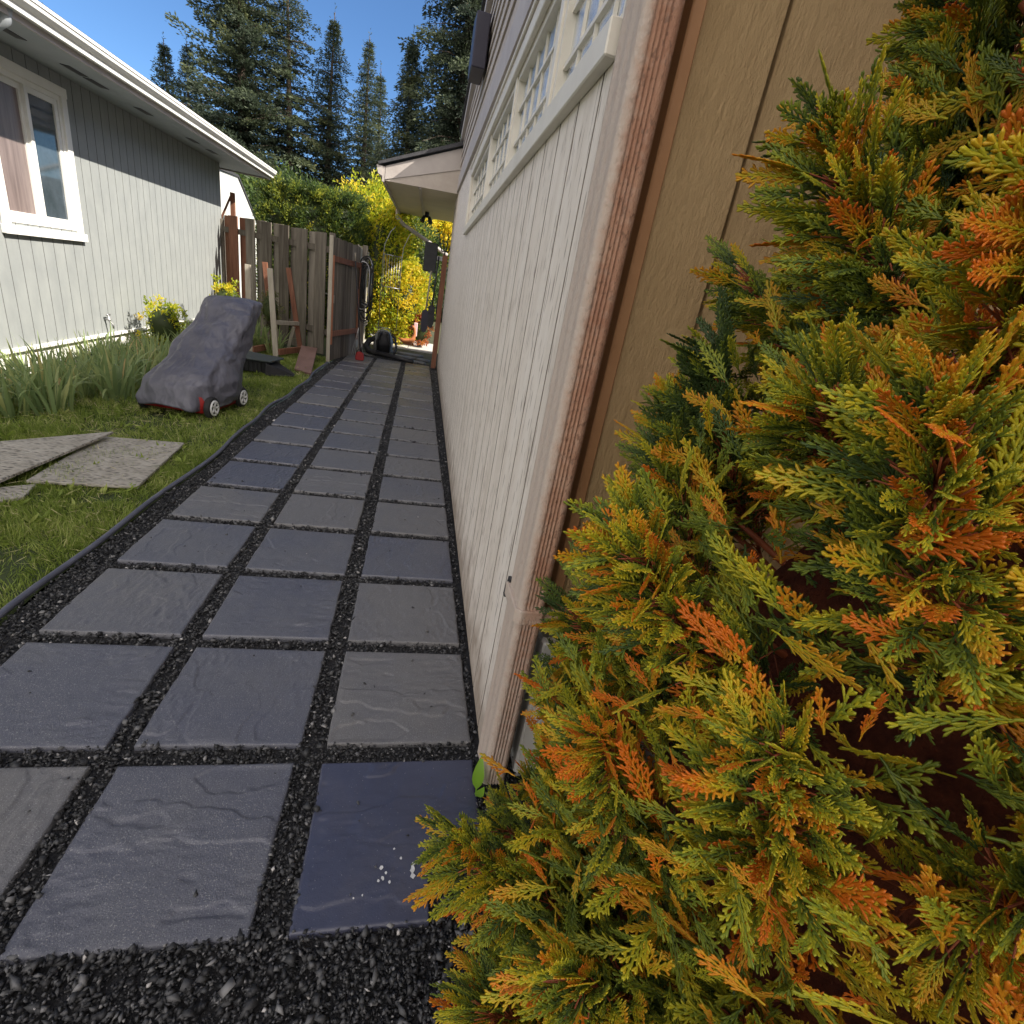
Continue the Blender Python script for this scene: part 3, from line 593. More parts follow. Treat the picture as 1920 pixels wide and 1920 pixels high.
prof += [(x1, y0 + c), (x1, y1), (x0 + .01, y1)]
DS = thing('downspout', 'flare-browned corrugated downspout at the near corner of the beige house', 'downspout', (.37, 1.08, 0))
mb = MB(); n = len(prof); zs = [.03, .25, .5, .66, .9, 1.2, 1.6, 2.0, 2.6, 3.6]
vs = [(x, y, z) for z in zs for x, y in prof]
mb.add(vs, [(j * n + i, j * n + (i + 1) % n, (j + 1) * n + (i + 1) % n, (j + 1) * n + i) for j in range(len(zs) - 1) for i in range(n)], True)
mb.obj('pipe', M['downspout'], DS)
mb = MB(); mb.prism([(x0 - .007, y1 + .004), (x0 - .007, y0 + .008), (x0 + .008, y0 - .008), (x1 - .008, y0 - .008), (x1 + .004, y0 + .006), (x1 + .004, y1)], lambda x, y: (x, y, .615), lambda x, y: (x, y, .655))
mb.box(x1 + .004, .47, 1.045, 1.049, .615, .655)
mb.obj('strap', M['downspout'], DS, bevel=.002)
mb = MB(); mb.prism([(x0 - .004, y1 + .008), (x0 - .004, y1 + .03), (x0 + .004, y1 + .03), (x0 + .004, y1 + .008)], lambda x, y: (x, y, .60), lambda x, y: (x + .003, y - .015, .665)); mb.obj('strap_tab', M['blackplastic'], DS)

# ================================================================== left house
LP = (-3.72, 8, 0)
def LF(u, v, z): return (-3.75 + .015 * (v - 6) + u, v, z + .020 * (v - 6))
HL = thing('grey_house', 'blue grey house with white gutter and white framed window on the left', 'house', LP)
LV1 = 11.4; ZT = 2.72
mb = MB(); lw0, lw1, lz0, lz1 = 6.02, 7.02, 1.28, 2.50
grooved(mb, LF, 1.0, lw0, .17, ZT, .165, .009, .008); grooved(mb, LF, lw0, lw1, .17, lz0, .165, .009, .008); grooved(mb, LF, lw0, lw1, lz1, ZT, .165, .009, .008); grooved(mb, LF, lw1, LV1, .17, ZT, .165, .009, .008)
mb.obj('wall', M['greyblue'], HL).data.materials.append(mat('dark_groove', [(.3, (.12, .125, .125)), (.7, (.17, .175, .175))], 30, .9))
mb = MB(); mb.box(-7, -.13, 1.02, LV1 - .01, -.3, ZT, LF); mb.box(-.13, -.012, LV1 - .02, LV1, .17, ZT, LF); mb.obj('inner_wall', M['greyblue'], HL)
mb = MB(); mb.box(-.12, -.02, .9, LV1, -.4, .168, LF); mb.obj('foundation', M['white'], HL)
mb = MB(); mb.box(-.012, .03, 1.0, LV1, .135, .172, LF); mb.obj('water_table', M['white'], HL, bevel=.004)
mb = MB(); mb.tube([LF(.10, v, -.01 - .004 * (v - 6) + .012 * math.sin(v * 3)) for v in np.linspace(4.5, 10.5, 26)], .013, 6)
mb.tube([LF(.10, 8.2, -.02), LF(.03, 8.2, .05)], .02, 6); tag(mb.obj('garden_hose', M['blackplastic'], loc=(-3.6, 7, 0)), 'dark hose laid along the white foundation of the grey house', 'hose')
# window
wl = thing('window', None, None); wl.parent = HL
mb = MB()
T0 = .085
mb.box(0, .03, lw0 - T0, lw0, lz0 - .02, lz1 + .06, LF); mb.box(0, .03, lw1, lw1 + T0, lz0 - .02, lz1 + .06, LF)
mb.box(0, .032, lw0 - T0 - .01, lw1 + T0 + .01, lz1, lz1 + .085, LF); mb.box(0, .05, lw0 - T0 - .02, lw1 + T0 + .02, lz0 - .10, lz0 - .021, LF)
mb.obj('window_trim', M['white'], wl, bevel=.004)
mb = MB(); f = .05; mid = 6.53
mb.box(-.07, .010, lw0 + .001, lw0 + f * .7, lz0, lz1, LF); mb.box(-.07, .010, lw1 - f * .7, lw1 - .001, lz0, lz1, LF)
mb.box(-.07, .011, lw0 + f * .7, lw1 - f * .7, lz0, lz0 + .045, LF); mb.box(-.07, .011, lw0 + f * .7, lw1 - f * .7, lz1 - .045, lz1, LF)
mb.obj('frame', M['white'], wl, bevel=.003)
for a, b, d, mm in ((lw0 + .04, mid + .01, -.045, 'screen'), (mid - .01, lw1 - .04, -.012, 'glass')):
    mb = MB(); mb.box(d - .02, d + .014, a, a + .045, lz0 + .045, lz1 - .045, LF); mb.box(d - .02, d + .014, b - .045, b, lz0 + .045, lz1 - .045, LF)
    mb.box(d - .02, d + .0145, a + .045, b - .045, lz0 + .046, lz0 + .095, LF); mb.box(d - .02, d + .0145, a + .045, b - .045, lz1 - .095, lz1 - .046, LF)
    s_ = mb.obj('sash', M['white'], wl, bevel=.002)
    mb = MB(); mb.box(d - .012, d - .004, a + .04, b - .04, lz0 + .08, lz1 - .08, LF); mb.obj('pane', M[mm], s_)
# eave
EO = .66
mb = MB(); mb.box(0, EO, .5, 12.0, ZT - .02, ZT, LF); mb.box(-1.2, 0, LV1 + .01, 12.0, ZT - .02, ZT, LF); mb.obj('soffit', M['soffit'], HL)
for v in (4.9, 5.75, 6.6, 6.95, 7.9, 9.3, 10.0):
    mb = MB(); mb.box(.28, .36, v, v + .30, ZT - .024, ZT - .0205, LF); mb.obj('soffit_vent', M['blackplastic'], HL)
mb = MB(); mb.box(EO, EO + .02, .5, 12.02, ZT - .045, ZT + .15, LF); mb.box(-1.2, EO + .02, 12.0, 12.03, ZT - .045, ZT + .15, LF)
mb.obj('fascia', M['fascia'], HL)
mb = MB()
gp = [(0, .0), (.055, .0), (.06, .035), (.08, .045), (.105, .07), (.112, .10), (.118, .10), (.118, .125), (.10, .125), (.10, .11), (0, .11)]
mb.prism(gp, lambda x, z: LF(EO + .02 + x, .5, ZT + z), lambda x, z: LF(EO + .02 + x, 12.03, ZT + z)); mb.obj('gutter', M['white'], HL)
mb = MB(); mb.prism([(EO + .09, ZT + .128), (-4, ZT + 1.2), (-4, ZT + 1.3), (EO + .10, ZT + .145)], lambda x, z: LF(x, .5, z), lambda x, z: LF(x, 12.05, z)); mb.obj('roof', M['shingle'], HL)
mb = MB(); mb.tube([LF(EO - .0, 5.35, ZT + .02), LF(EO - .02, 5.35, ZT - .07), LF(EO - .15, 5.38, ZT - .14), LF(.12, 5.4, ZT - .3), LF(.05, 5.4, ZT - .45), LF(.05, 5.4, .2)], .04, 8); mb.obj('downspout', M['soffit'], HL)
tp = LF(.0, 7.33, .34)
mb = MB(); mb.tube([tp, (tp[0] + .07, tp[1], tp[2])], .014, 8); mb.tube([(tp[0] + .05, tp[1], tp[2] + .05), (tp[0] + .05, tp[1], tp[2] - .01), (tp[0] + .09, tp[1], tp[2] - .05), (tp[0] + .09, tp[1], tp[2] - .10)], .012, 8)
mb.tube([(tp[0] + .05, tp[1] - .035, tp[2] + .055), (tp[0] + .05, tp[1] + .035, tp[2] + .055)], .010, 6); mb.obj('tap', M['metal'], HL)
# pale building beyond
t = thing('pale_house', 'pale sunlit house wall with a sloping roof edge beyond the wooden fence', 'house', (-4.6, 16, 0))
def PH(a, d, z): return (-4.2 - 1.2 * a - .985 * d, 13 + 7 * a - .17 * d, z)
mb = MB(); mb.prism([(-.3, 0), (1, 0), (1, 2.50), (.4, 3.16), (-.3, 2.7)], lambda a, z: PH(a, 0, z), lambda a, z: PH(a, 3, z)); mb.obj('wall', M['white'], t)
mb = MB(); mb.prism([(1.015, 2.47), (.4, 3.165), (-.3, 2.71), (-.3, 2.77), (.4, 3.22), (1.03, 2.50)], lambda a, z: PH(a, -.03, z), lambda a, z: PH(a, 3.1, z)); mb.obj('roof', M['shingle'], t)
#PART3

# ================================================================== wooden fence (board on board) and gate
FA, FB = Vector((-3.62, 11.33, 0)), Vector((-1.44, 9.42, 0)); fd = (FB - FA); FL = fd.length; fd.normalize(); fn = Vector((fd.y, -fd.x, 0))
if fn.y > 0: fn = -fn
FN = thing('wooden_fence', 'weathered board-on-board wooden fence between the grey house and the open gate', 'fence', (-2.4, 9.9, 0))
def FP(s, d, z): p = FA + fd * s + fn * d; return (p.x, p.y, z)
mb = MB()
for z in (1.70, .42):
    a, b = FP(-.05, 0, z + .07), FP(FL, 0, z); mb.beam(a, b, .04, .09)
mb.obj('rail', M['oldwood'], FN)
k = 0; s0 = 0.0
while s0 < FL - .1:
    front = k % 2 == 1; wd = random.uniform(.255, .275); zt = 2.01 + random.uniform(-.012, .012) - .085 * (s0 / FL); zb = random.uniform(.03, .06)
    mb = MB(); d0 = .024 if front else -.024; d1 = d0 + (.018 if front else -.018)
    p = [FP(s0, d0, zb), FP(s0 + wd, d0, zb), FP(s0 + wd, d1, zb), FP(s0, d1, zb)]
    q = [FP(s0, d0, zt), FP(s0 + wd, d0, zt), FP(s0 + wd, d1, zt), FP(s0, d1, zt)]
    mb.hexa(p + q); o = mb.obj('board', M['redwood'] if k < 3 else M['oldwood'], FN, bevel=.002)
    s0 += wd - (.030 if k != 2 else -.004); k += 1
mb = MB(); mb.box(-3.70, -3.62, 11.32, 11.40, 0, 1.93); mb.obj('post', M['oldwood'], FN, bevel=.004)
mb = MB(); mb.box(-1.47, -1.38, 9.44, 9.53, 0, 1.95); mb.obj('post', M['oldwood'], FN, bevel=.004)
mb = MB(); a = Vector((-3.60, 11.0, 0)); mb.beam((-3.56, 11.7, 0), (-3.56, 11.7, 2.42), .07, .07, (0, 1, 0)); mb.beam((-3.58, 11.7, 2.38), (-3.82, 11.68, 1.83), .03, .03)
tag(mb.obj('braced_post', M['redwood'], loc=(-3.56, 11.7, 0)), 'thin brown post with a slanted brace rising behind the fence end', 'post')
# open gate leaf
GT = thing('garden_gate', 'open wooden gate leaf with orange edge framing its grey boards', 'gate', (-1.2, 9.6, 0))
GA, GB = Vector((-1.335, 8.87, 0)), Vector((-1.06, 10.36, 0)); gd = (GB - GA); GL = gd.length; gd.normalize(); gn = Vector((gd.y, -gd.x, 0))
def GP(s, d, z): p = GA + gd * s + gn * d; return (p.x, p.y, z)
def gbox(mb, s0, s1, d0, d1, z0, z1): mb.hexa([GP(s0, d0, z0), GP(s1, d0, z0), GP(s1, d1, z0), GP(s0, d1, z0), GP(s0, d0, z1), GP(s1, d0, z1), GP(s1, d1, z1), GP(s0, d1, z1)])
nb = 10
for i in range(nb):
    mb = MB(); s0 = GL * i / nb; gbox(mb, s0 + .002, s0 + GL / nb - .002, -.03, -.012, .035, 1.88 - .01 * (i % 2)); mb.obj('board', M['oldwood'], GT)
for (a, b, z0, z1) in ((.0, .075, .30, 1.62), (GL - .075, GL, .30, 1.62)):
    mb = MB(); gbox(mb, a, b, -.011, .024, z0, z1); mb.obj('stile', M['orangewood'] if a == 0 else M['redwood'], GT, bevel=.003)
for z in (.42, 1.53):
    mb = MB(); gbox(mb, .076, GL - .076, -.011, .020, z, z + .085); mb.obj('rail', M['redwood'], GT, bevel=.003)
mb = MB(); gbox(mb, -.022, -.001, -.032, .022, .03, 1.88); mb.obj('edge_strip', M['newwood'], GT)
mb = MB(); gbox(mb, .08, .14, -.010, .014, .93, 1.05); mb.obj('latch', M['newwood'], GT, bevel=.003)
mb = MB(); mb.tube([GP(0, -.03, 1.05), GP(-.05, -.06, 1.06)], .006, 6); mb.obj('handle', M['metal'], GT)
# gate post at the beige house with things hanging on it
mb = MB(); mb.box(.365, .455, 10.22, 10.31, 0, 2.01); tag(mb.obj('gate_post', M['redwood'], loc=(.4, 10.26, 0), bevel=.004), 'red brown wooden gate post against the beige house wall', 'post')
t = thing('wall_box', 'black box mounted beside the top of the red brown gate post', 'box', (.14, 10.5, 1.7))
mb = MB(); mb.box(.035, .27, 10.42, 10.56, 1.70, 2.19); mb.obj('body', M['blackplastic'], t, bevel=.01)
mb = MB(); mb.box(.27, .46, 10.46, 10.50, 1.92, 1.99); mb.obj('bracket', M['metal'], t)
# hanging long tools
for nm, lab, x, top, bot, ww, m in (('garden_spade', 'dark garden spade hanging blade down beside the red brown gate post', .16, 1.72, .62, .13, 'darkpurple'), ('garden_shovel', 'long handled shovel hanging nearest the red brown gate post', .27, 1.98, .72, .12, 'blackplastic')):
    t = thing(nm, lab, 'garden tool', (x, 10.4, bot))
    mb = MB(); mb.tube([(x + .03, 10.40, top), (x, 10.40, bot + .35)], .014, 8); mb.obj('handle', M['darkpurple'] if x > .2 else M['newwood'], t)
    mb = MB(); mb.prism([(-ww / 2, .38), (-ww / 2, .10), (-ww * .3, .02), (0, 0), (ww * .3, .02), (ww / 2, .10), (ww / 2, .38), (.02, .42), (-.02, .42)], lambda p, z: (x + p, 10.385 + .1 * p * p, bot + z), lambda p, z: (x + p, 10.389 + .1 * p * p, bot + z)); mb.obj('blade', M[m], t)
t = thing('fork', 'black garden fork hanging tines up above the red brown gate post', 'garden tool', (.38, 10.36, 1.6))
mb = MB()
for q in (-.10, -.035, .03, .095): mb.tube([(.40 + q * .6, 10.36, 2.08), (.40 + q, 10.36, 2.18), (.39 + q * 1.4, 10.34, 2.42)], [.010, .012, .003], 6)
mb.tube([(.33, 10.36, 2.08), (.47, 10.36, 2.08)], .012, 6); mb.obj('tines', M['blackplastic'], t)
mb = MB(); mb.tube([(.40, 10.345, 2.08), (.36, 10.33, 1.0)], .013, 8); mb.obj('handle', M['darkpurple'], t)

# hose and cable coils hanging on the gate hinge post
mb = MB(); mb.box(-1.05, -.96, 10.42, 10.51, 0, 1.92); tag(mb.obj('hinge_post', M['oldwood'], loc=(-1, 10.46, 0), bevel=.004), 'grey hinge post of the gate behind the hanging cables', 'post')
t = thing('cable_coils', 'black hoses and cables hanging in long loops beside the open gate', 'hose', (-.98, 10.4, 1.7))
r2 = random.Random(3)
for i in range(11):
    x = -.99 + r2.uniform(-.07, .09); y = 10.36 + r2.uniform(-.06, .02); wdt = r2.uniform(.05, .15); zt = r2.uniform(1.55, 1.76); zb = r2.uniform(.45, 1.0)
    pts = []
    for a in range(25):
        an = 2 * math.pi * a / 24; pts.append((x + wdt * math.sin(an) + .02 * math.sin(3 * an), y + .03 * math.cos(2 * an), (zt + zb) / 2 + (zt - zb) / 2 * math.cos(an)))
    mb = MB(); mb.tube(pts, r2.uniform(.006, .014), 6, False); mb.obj('coil', M['rubber'] if i % 4 else M['metal'], t)
# leaning tools by the gate
t = thing('leaning_rake', 'black handled rake leaning upright against the open gate', 'garden tool', (-.98, 9.95, 0))
mb = MB(); mb.tube([(-.94, 9.9, .1), (-1.02, 9.97, .8), (-1.10, 9.86, 1.62)], .012, 8); mb.obj('handle', M['blackplastic'], t)
mb = MB(); mb.tube([(-1.10, 9.86, 1.62), (-1.105, 9.855, 1.75)], .014, 8); mb.obj('grip', M['newwood'], t)
mb = MB()
for i in range(7): mb.tube([(-1.0 + .0 * i, 9.93, .55), (-1.10 + .035 * i, 9.9 + .02 * i, .05), (-1.10 + .035 * i, 9.87 + .02 * i, .02)], .0035, 5)
mb.obj('tines', M['metal'], t)
t = thing('fuel_can', 'small red fuel can with black cap standing on the pavers by the gate', 'can', (-.93, 9.72, 0))
mb = MB(); mb.prism([(-.07, .01), (.07, .01), (.075, .08), (.06, .14), (.02, .165), (-.05, .155), (-.075, .08)], lambda p, z: (-.93 + p, 9.68, z), lambda p, z: (-.93 + p, 9.77, z)); mb.obj('body', M['red'], t, bevel=.012)
mb = MB(); mb.tube([(-.91, 9.72, .16), (-.91, 9.72, .20), (-.89, 9.70, .25)], [.022, .02, .012], 8); mb.tube([(-.98, 9.72, .155), (-.95, 9.72, .20), (-.92, 9.72, .18)], .009, 6); mb.obj('cap', M['blackplastic'], t)
# backpack blower
t = thing('backpack_blower', 'grey and black backpack leaf blower with long tube lying across the path', 'leaf blower', (-.65, 11.1, 0))
mb = MB()
def loft(mb, rings):
    n = len(rings[0]); vs = [p for r in rings for p in r]
    mb.add(vs, [(j * n + i, j * n + (i + 1) % n, (j + 1) * n + (i + 1) % n, (j + 1) * n + i) for j in range(len(rings) - 1) for i in range(n)] + [tuple(range(n))[::-1], tuple((len(rings) - 1) * n + i for i in range(n))], True)
def oval(cx, cy, z, a, b, n=14, p=2.6): return [(cx + a * math.copysign(abs(math.cos(t_)) ** (2 / p), math.cos(t_)), cy + b * math.copysign(abs(math.sin(t_)) ** (2 / p), math.sin(t_)), z) for t_ in [2 * math.pi * i / n for i in range(n)]]
loft(mb, [oval(-.62, 11.16, z, a, b) for z, a, b in ((.03, .14, .12), (.10, .19, .15), (.25, .20, .16), (.38, .17, .14), (.46, .11, .09), (.49, .05, .05))]); mb.obj('housing', M['greyplastic'], t)
mb = MB(); loft(mb, [oval(-.60, 11.0, z, a, .035) for z, a in ((.06, .13), (.25, .145), (.42, .12), (.47, .08))]); mb.obj('back_pad', M['blackplastic'], t)
for s in (-1, 1):
    mb = MB(); mb.tube([(-.60 + s * .05, 10.97, .44), (-.60 + s * .08, 10.88, .42), (-.60 + s * .12, 10.86, .28), (-.60 + s * .11, 10.95, .10)], .022, 6); mb.obj('shoulder_strap', M['rubber'], t)
mb = MB(); mb.tube([(-.72, 11.1, .50), (-.73, 11.08, .53), (-.50, 11.08, .53), (-.48, 11.1, .44)], .010, 6); mb.obj('carry_frame', M['metal'], t)
mb = MB(); mb.tube([(-.78, 11.14, .30), (-.88, 11.0, .26), (-.93, 10.82, .15), (-.86, 10.66, .09), (-.7, 10.62, .075)], [.05, .055, .058, .058, .055], 12); mb.obj('hose_elbow', M['rubber'], t)
mb = MB(); mb.tube([(-.7, 10.62, .075), (-.3, 10.42, .07), (.02, 10.28, .055)], [.054, .045, .040], 12); mb.obj('blower_tube', M['blackplastic'], t)
mb = MB(); mb.tube([(-.36, 10.45, .10), (-.35, 10.45, .22)], [.018, .022], 8); mb.obj('throttle_grip', M['blackplastic'], t)
mb = MB(); mb.tube([(-.45, 11.05, .42), (-.38, 10.98, .36), (-.34, 10.9, .2), (-.36, 10.8, .1)], .022, 8); mb.obj('control_hose', M['rubber'], t)
# broken stone steps behind the gate
for i, (x, y, a, b) in enumerate(((-.82, 10.75, .22, .12), (-.35, 10.72, .2, .1), (.1, 10.75, .2, .11), (-.2, 11.3, .26, .14), (.22, 11.25, .16, .13), (-.05, 11.9, .3, .16), (-.6, 11.95, .22, .15))):
    mb = MB(); rr = [(x + a * math.cos(q) * random.uniform(.8, 1.1), y + b * math.sin(q) * random.uniform(.8, 1.1)) for q in [2 * math.pi * k / 8 for k in range(8)]]
    mb.prism(rr, lambda p, q: (p, q, -.02), lambda p, q: (p, q, .02)); tag(mb.obj('stepping_stone', M['stone'], loc=(x, y, 0), bevel=.006), 'flat irregular grey stepping stone just past the gate', 'stepping stone', 'stepping stones past the gate')
# sunlit fence along the far side yard
t = thing('far_fence', 'pale sunlit board fence running away beyond the gate', 'fence', (-1.15, 12, 0))
for i in range(14):
    y = 10.75 + i * .17; mb = MB(); mb.box(-1.19, -1.165, y, y + .14, .03, 1.9 + .04 * (i % 2)); mb.obj('board', M['newwood'], t)
mb = MB(); mb.box(-1.164, -1.12, 10.75, 13.1, 1.55, 1.63); mb.box(-1.164, -1.12, 10.75, 13.1, .4, .48); mb.obj('rail', M['newwood'], t)
# trellis and bird
mb = MB()
for i in range(7): mb.tube([(-.80 + .055 * i, 12.6, 1.0), (-.80 + .055 * i, 12.6, 1.95)], .004, 5)
for s, sg in ((-.83, 1), (-.43, -1)):
    mb.tube([(s, 12.6, .4), (s, 12.6, 1.9), (s + .02, 12.6, 2.15), (s + .12, 12.6, 2.4), (s + .22, 12.6, 2.52)], .007, 6)
mb.tube([(-.83, 12.6, 1.95), (-.43, 12.6, 1.95)], .009, 6); mb.tube([(-.83, 12.6, 1.3), (-.43, 12.6, 1.3)], .009, 6)
tag(mb.obj('trellis', M['metal'], loc=(-.6, 12.6, 0)), 'thin curved metal trellis standing in the yellow bushes', 'trellis')
t = thing('bird_ornament', 'orange and pink bird ornament on the ground by the yellow bushes', 'garden ornament', (-.1, 13, 0))
mb = MB(); mb.tube([(-.38, 13, .22), (-.25, 13, .17), (-.12, 13, .17), (-.03, 13, .24), (.0, 13, .38), (-.02, 13, .50), (-.08, 13, .54)], [.01, .06, .085, .06, .032, .03, .035], 10); mb.obj('body', M['orangewood'], t)
mb = MB(); mb.tube([(-.08, 13, .54), (-.14, 13, .50)], [.02, .003], 6); mb.obj('beak', M['blackplastic'], t)
mb = MB(); mb.tube([(-.13, 13, .02), (-.13, 13, .14)], .008, 6); mb.obj('leg', M['metal'], t)
mb = MB(); mb.box(-.04, .05, 13.15, 13.18, .3, .62); tag(mb.obj('pink_marker', mat('pale_pink_plastic', [(.3, (.7, .45, .45)), (.7, (.8, .55, .55))], 5), loc=(0, 13.15, .3), bevel=.01), 'pale pink plant marker standing behind the bird ornament', 'marker')

# ================================================================== firewood rack, board, black tray
t = thing('firewood_rack', 'home made lumber rack with four uprights leaning before the fence', 'rack', (-2.15, 9.0, 0))
ups = (((-2.40, 8.45), (-2.40, 8.45), 1.27, 'newwood'), ((-2.07, 8.60), (-2.16, 8.66), 1.27, 'newwood'), ((-2.28, 9.35), (-2.42, 9.40), 1.34, 'redwood'), ((-1.85, 9.35), (-2.08, 9.45), 1.32, 'redwood'))
for (a, b, z, m) in ups:
    mb = MB(); mb.beam((a[0], a[1], .0), (b[0], b[1], z), .075, .038, (0, 1, 0)); mb.obj('upright', M[m], t, bevel=.002)
mb = MB(); mb.beam((-2.36, 8.45, .10), (-2.24, 9.42, .10), .038, .09); mb.obj('base_rail', M['redwood'], t, bevel=.002)
mb = MB(); mb.beam((-2.03, 8.6, .10), (-1.81, 9.42, .10), .038, .09); mb.obj('base_rail', M['redwood'], t, bevel=.002)
mb = MB(); mb.beam((-2.10, 8.72, .52), (-1.90, 9.35, .50), .04, .06); mb.obj('cross_rail', M['newwood'], t, bevel=.002)
mb = MB(); mb.beam((-1.96, 9.3, .44), (-2.06, 9.35, .06), .05, .03, (0, 1, 0)); mb.obj('brace', M['newwood'], t, bevel=.002)
mb = MB(); mb.hexa([(-1.62, 7.75, .0), (-1.36, 7.55, .0), (-1.55, 9.1, .16), (-1.80, 9.1, .16), (-1.62, 7.75, .03), (-1.36, 7.55, .03), (-1.55, 9.1, .19), (-1.80, 9.1, .19)])
tag(mb.obj('loose_board', mat('brown_board', [(.3, (.13, .075, .06)), (.7, (.20, .12, .10))], 4, .7, .3, 30), loc=(-1.6, 8.3, 0), bevel=.003), 'short wide brown board lying on the grass before the gate', 'board')
t = thing('plastic_tray', 'low black ribbed plastic tray with flat lid behind the covered mower', 'tray', (-2.0, 7.4, 0))
mb = MB(); mb.box(-2.42, -1.80, 7.1, 7.7, .02, .17)
for i in range(12): mb.box(-2.40 + i * .05, -2.38 + i * .05, 7.085, 7.1, .03, .15)
mb.obj('body', M['blackplastic'], t, bevel=.008)
mb = MB(); mb.hexa([(-2.45, 7.06, .172), (-1.76, 7.06, .172), (-1.70, 7.5, .172), (-2.45, 7.74, .172), (-2.45, 7.06, .192), (-1.76, 7.06, .192), (-1.70, 7.5, .192), (-2.45, 7.74, .192)]); mb.obj('lid', mat('dark_green_plastic', [(.3, (.03, .04, .04)), (.7, (.05, .06, .06))], 6, .6, .2, 20), t, bevel=.004)
mb = MB(); mb.hexa([(-1.82, 7.0, .01), (-1.50, 7.22, .01), (-1.52, 7.38, .01), (-1.82, 7.5, .01), (-1.82, 7.04, .165), (-1.52, 7.24, .03), (-1.54, 7.36, .03), (-1.82, 7.46, .165)]); mb.obj('flap', M['blackplastic'], t, bevel=.01)

# ================================================================== rubber mats on the lawn
def slab(name, pts, z, h, m, lab, cat, tilt=None):
    mb = MB(); zz = tilt or [0] * 4
    mb.hexa([(p[0], p[1], z + q) for p, q in zip(pts, zz)] + [(p[0], p[1], z + h + q) for p, q in zip(pts, zz)])
    return tag(mb.obj(name, m, loc=(pts[0][0], pts[0][1], z), bevel=.003), lab, cat)
slab('rubber_mat', [(-2.00, 2.985), (-1.485, 3.04), (-1.575, 3.925), (-2.08, 3.87)], .012, .018, M['matgrey'], 'light grey stippled rubber mat lying nearest the gravel edge', 'mat')
slab('rubber_mat', [(-3.05, 1.95), (-2.05, 2.82), (-2.0, 3.87), (-3.0, 2.78)], .045, .018, M['matgrey'], 'larger grey mat at the far left overlapping its neighbour', 'mat', [0, .0, .012, .01])
slab('rubber_mat', [(-2.75, 1.95), (-1.90, 2.80), (-1.95, 2.98), (-2.85, 2.3)], .0, .018, M['matgrey'], 'narrow strip of grey mat poking out under the other mats at the left edge', 'mat')

# ================================================================== covered lawn mower
MW = thing('lawn_mower', 'red lawn mower under a dark grey cover on the grass', 'lawn mower', (-1.95, 5.1, 0))
MT = Matrix.Translation((-1.96, 4.74, 0)) @ Matrix.Rotation(R_(-9), 4, 'Z')
def mp_(x, y, z): v = MT @ Vector((x, y, z)); return (v.x, v.y, v.z)
mb = MB(); loft(mb, [[mp_(*q) for q in [(-.24 * f, -.02 * f + .0, z), (.24 * f, -.02 * f, z), (.27 * f, .1, z), (.27 * f, .55, z), (.2 * f, .66, z), (-.2 * f, .66, z), (-.27 * f, .55, z), (-.27 * f, .1, z)]] for z, f in ((.055, 1), (.13, 1.02), (.19, .95), (.24, .7))]); mb.obj('deck', M['red'], MW)
for sx in (-1, 1):
    for yy in (.07, .60):
        r0 = .095 if yy < .3 else .10; xx = sx * .275
        mb = MB(); mb.tube([mp_(xx - sx * .022, yy, r0), mp_(xx + sx * .024, yy, r0)], r0, 24); wh = mb.obj('wheel', M['rubber'], MW, bevel=.006)
        mb = MB()
        mb.tube([mp_(xx + sx * .0245, yy, r0), mp_(xx + sx * .030, yy, r0)], r0 * .28, 12)
        for k in range(5):
            a = 2 * math.pi * k / 5; mb.tube([mp_(xx + sx * .027, yy + math.cos(a) * r0 * .2, r0 + math.sin(a) * r0 * .2), mp_(xx + sx * .027, yy + math.cos(a) * r0 * .62, r0 + math.sin(a) * r0 * .62)], .010, 6)
        rp = [mp_(xx + sx * .027, yy + math.cos(a) * r0 * .64, r0 + math.sin(a) * r0 * .64) for a in [2 * math.pi * k / 20 for k in range(21)]]
        mb.tube(rp, .009, 6, False); mb.obj('rim', M['rim'], wh)
